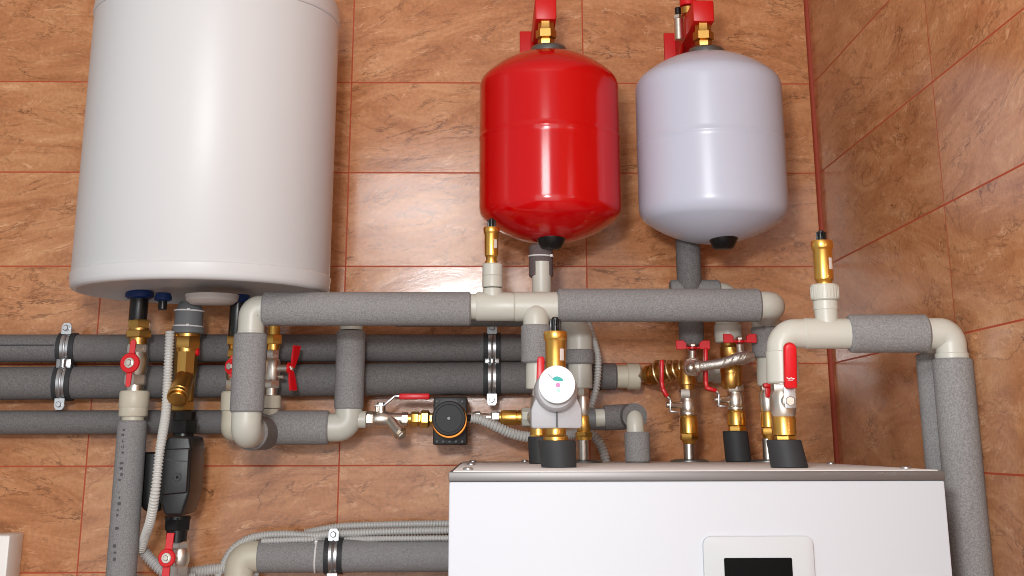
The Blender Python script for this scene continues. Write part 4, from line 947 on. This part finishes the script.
vV.lathe(mb, [(300.6, 12.6), (299.4, 14), (286, 14), (284.6, 12.8)], 32)
for i in range(26):
    a = 2*pi*i/26; p_ = Vector((vV.x+cos(a)*14*k, vV.y+sin(a)*14*k, (vV.z(299)+vV.z(286.5))/2)); mb.box(p_, (.0016, .0022, vV.z(287)-vV.z(298.5)), Matrix.Rotation(a, 3, 'Z'), .0004)
part('tee', mb, M['plastic'], t)
mb = MB(); insulation(mb, hF.p(848.5), hF.p(927), 19.2*k); part('insulation', mb, M['foam'], t)
mb = MB(); vO = VL(950, 345, dF+.01); vO = VL(951, 345, dF)
mb.tube(fillet([hF.p(925), Vector((vO.x, vO.y, hF.zz)), vO.p(355)], .023, 12), 15.6*k, 36); vO.lathe(mb, [(360, 15), (358.5, 16.6), (354, 16.6), (353, 15.6)], 36); part('elbow', mb, M['plastic'], t)
mb = MB(); insulation(mb, Vector((vO.x, vO.y, .02)), vO.p(358.5), 20.2*k); part('insulation', mb, M['foam'], t)
air_vent('brass air vent on the ribbed nut near the tiled corner', VL(823, 262, dF), (230.5, 241, 249, 281, 286), 11.6*k, 5*k)
dS = .605; vZ = VL(935, 400, dS); hZ = HL(880, 335, dS)
t = thing('insulated_rear_pipe', 'second grey foam-wrapped drop tucked behind the outlet pipe by the corner', 'pipe', (vZ.x, vZ.y, .01), 'grey insulated pipes')
mb = MB(); mb.tube(fillet([Vector((hZ.x(862), -dF+.004, hZ.zz)), Vector((hZ.x(862), -dS, hZ.zz)), Vector((vZ.x, -dS, hZ.zz)), vZ.p(362)], .02, 10), 11/vZ.s, 28); part('elbow', mb, M['plastic'], t)
mb = MB(); insulation(mb, hZ.p(872), hZ.p(913), 15/vZ.s); part('insulation', mb, M['foam'], t)
mb = MB(); insulation(mb, Vector((vZ.x, vZ.y, .02)), vZ.p(354), 15.2/vZ.s); part('insulation', mb, M['foam'], t)

# white box at the lower left
a = W(10, 535, .07); t = thing('junction_box', 'corner of a white wall box at the lower edge', 'box', (a.x-.1, 0, a.z-.2))
mb = MB(); mb.box((a.x-.1, -.0345, a.z-.1), (.2, .069, .2), None, .004); part('cover', mb, M['box_white'], t)

# ------------------------------------------------------------------ light
wl = bpy.data.worlds.new('world'); sc.world = wl; wl.use_nodes = True
bg = wl.node_tree.nodes['Background']; bg.inputs[0].default_value = (.95, .975, 1, 1); bg.inputs[1].default_value = .38
def area(name, loc, target, sx, sy, watts, col=(1, 1, 1)):
    l = bpy.data.lights.new(name, 'AREA'); l.shape = 'RECTANGLE'; l.size = sx; l.size_y = sy; l.energy = watts; l.color = col
    o = bpy.data.objects.new(name, l); COL.objects.link(o); o.location = loc
    o.rotation_euler = (Vector(target)-Vector(loc)).to_track_quat('-Z', 'Y').to_euler(); return o
area('camera_flash', (-.78, -2.42, 2.10), (-.65, 0, 1.95), .16, .12, 18.5, (.97, .985, 1))
area('ceiling_lamp', (-.84, -2.40, 2.56), (-.7, 0, 1.9), .42, .28, 8.5, (.97, .985, 1))
area('window_light', (-.75, -4.3, 1.45), (-.65, 0, 1.6), 3.4, 2.4, 42, (.96, .98, 1))
sc.cycles.filter_width = 1.0
sc.view_settings.view_transform = 'Standard'; sc.view_settings.look = 'None'; sc.view_settings.exposure = 0; sc.view_settings.gamma = 1
sc.view_settings.use_curve_mapping = False
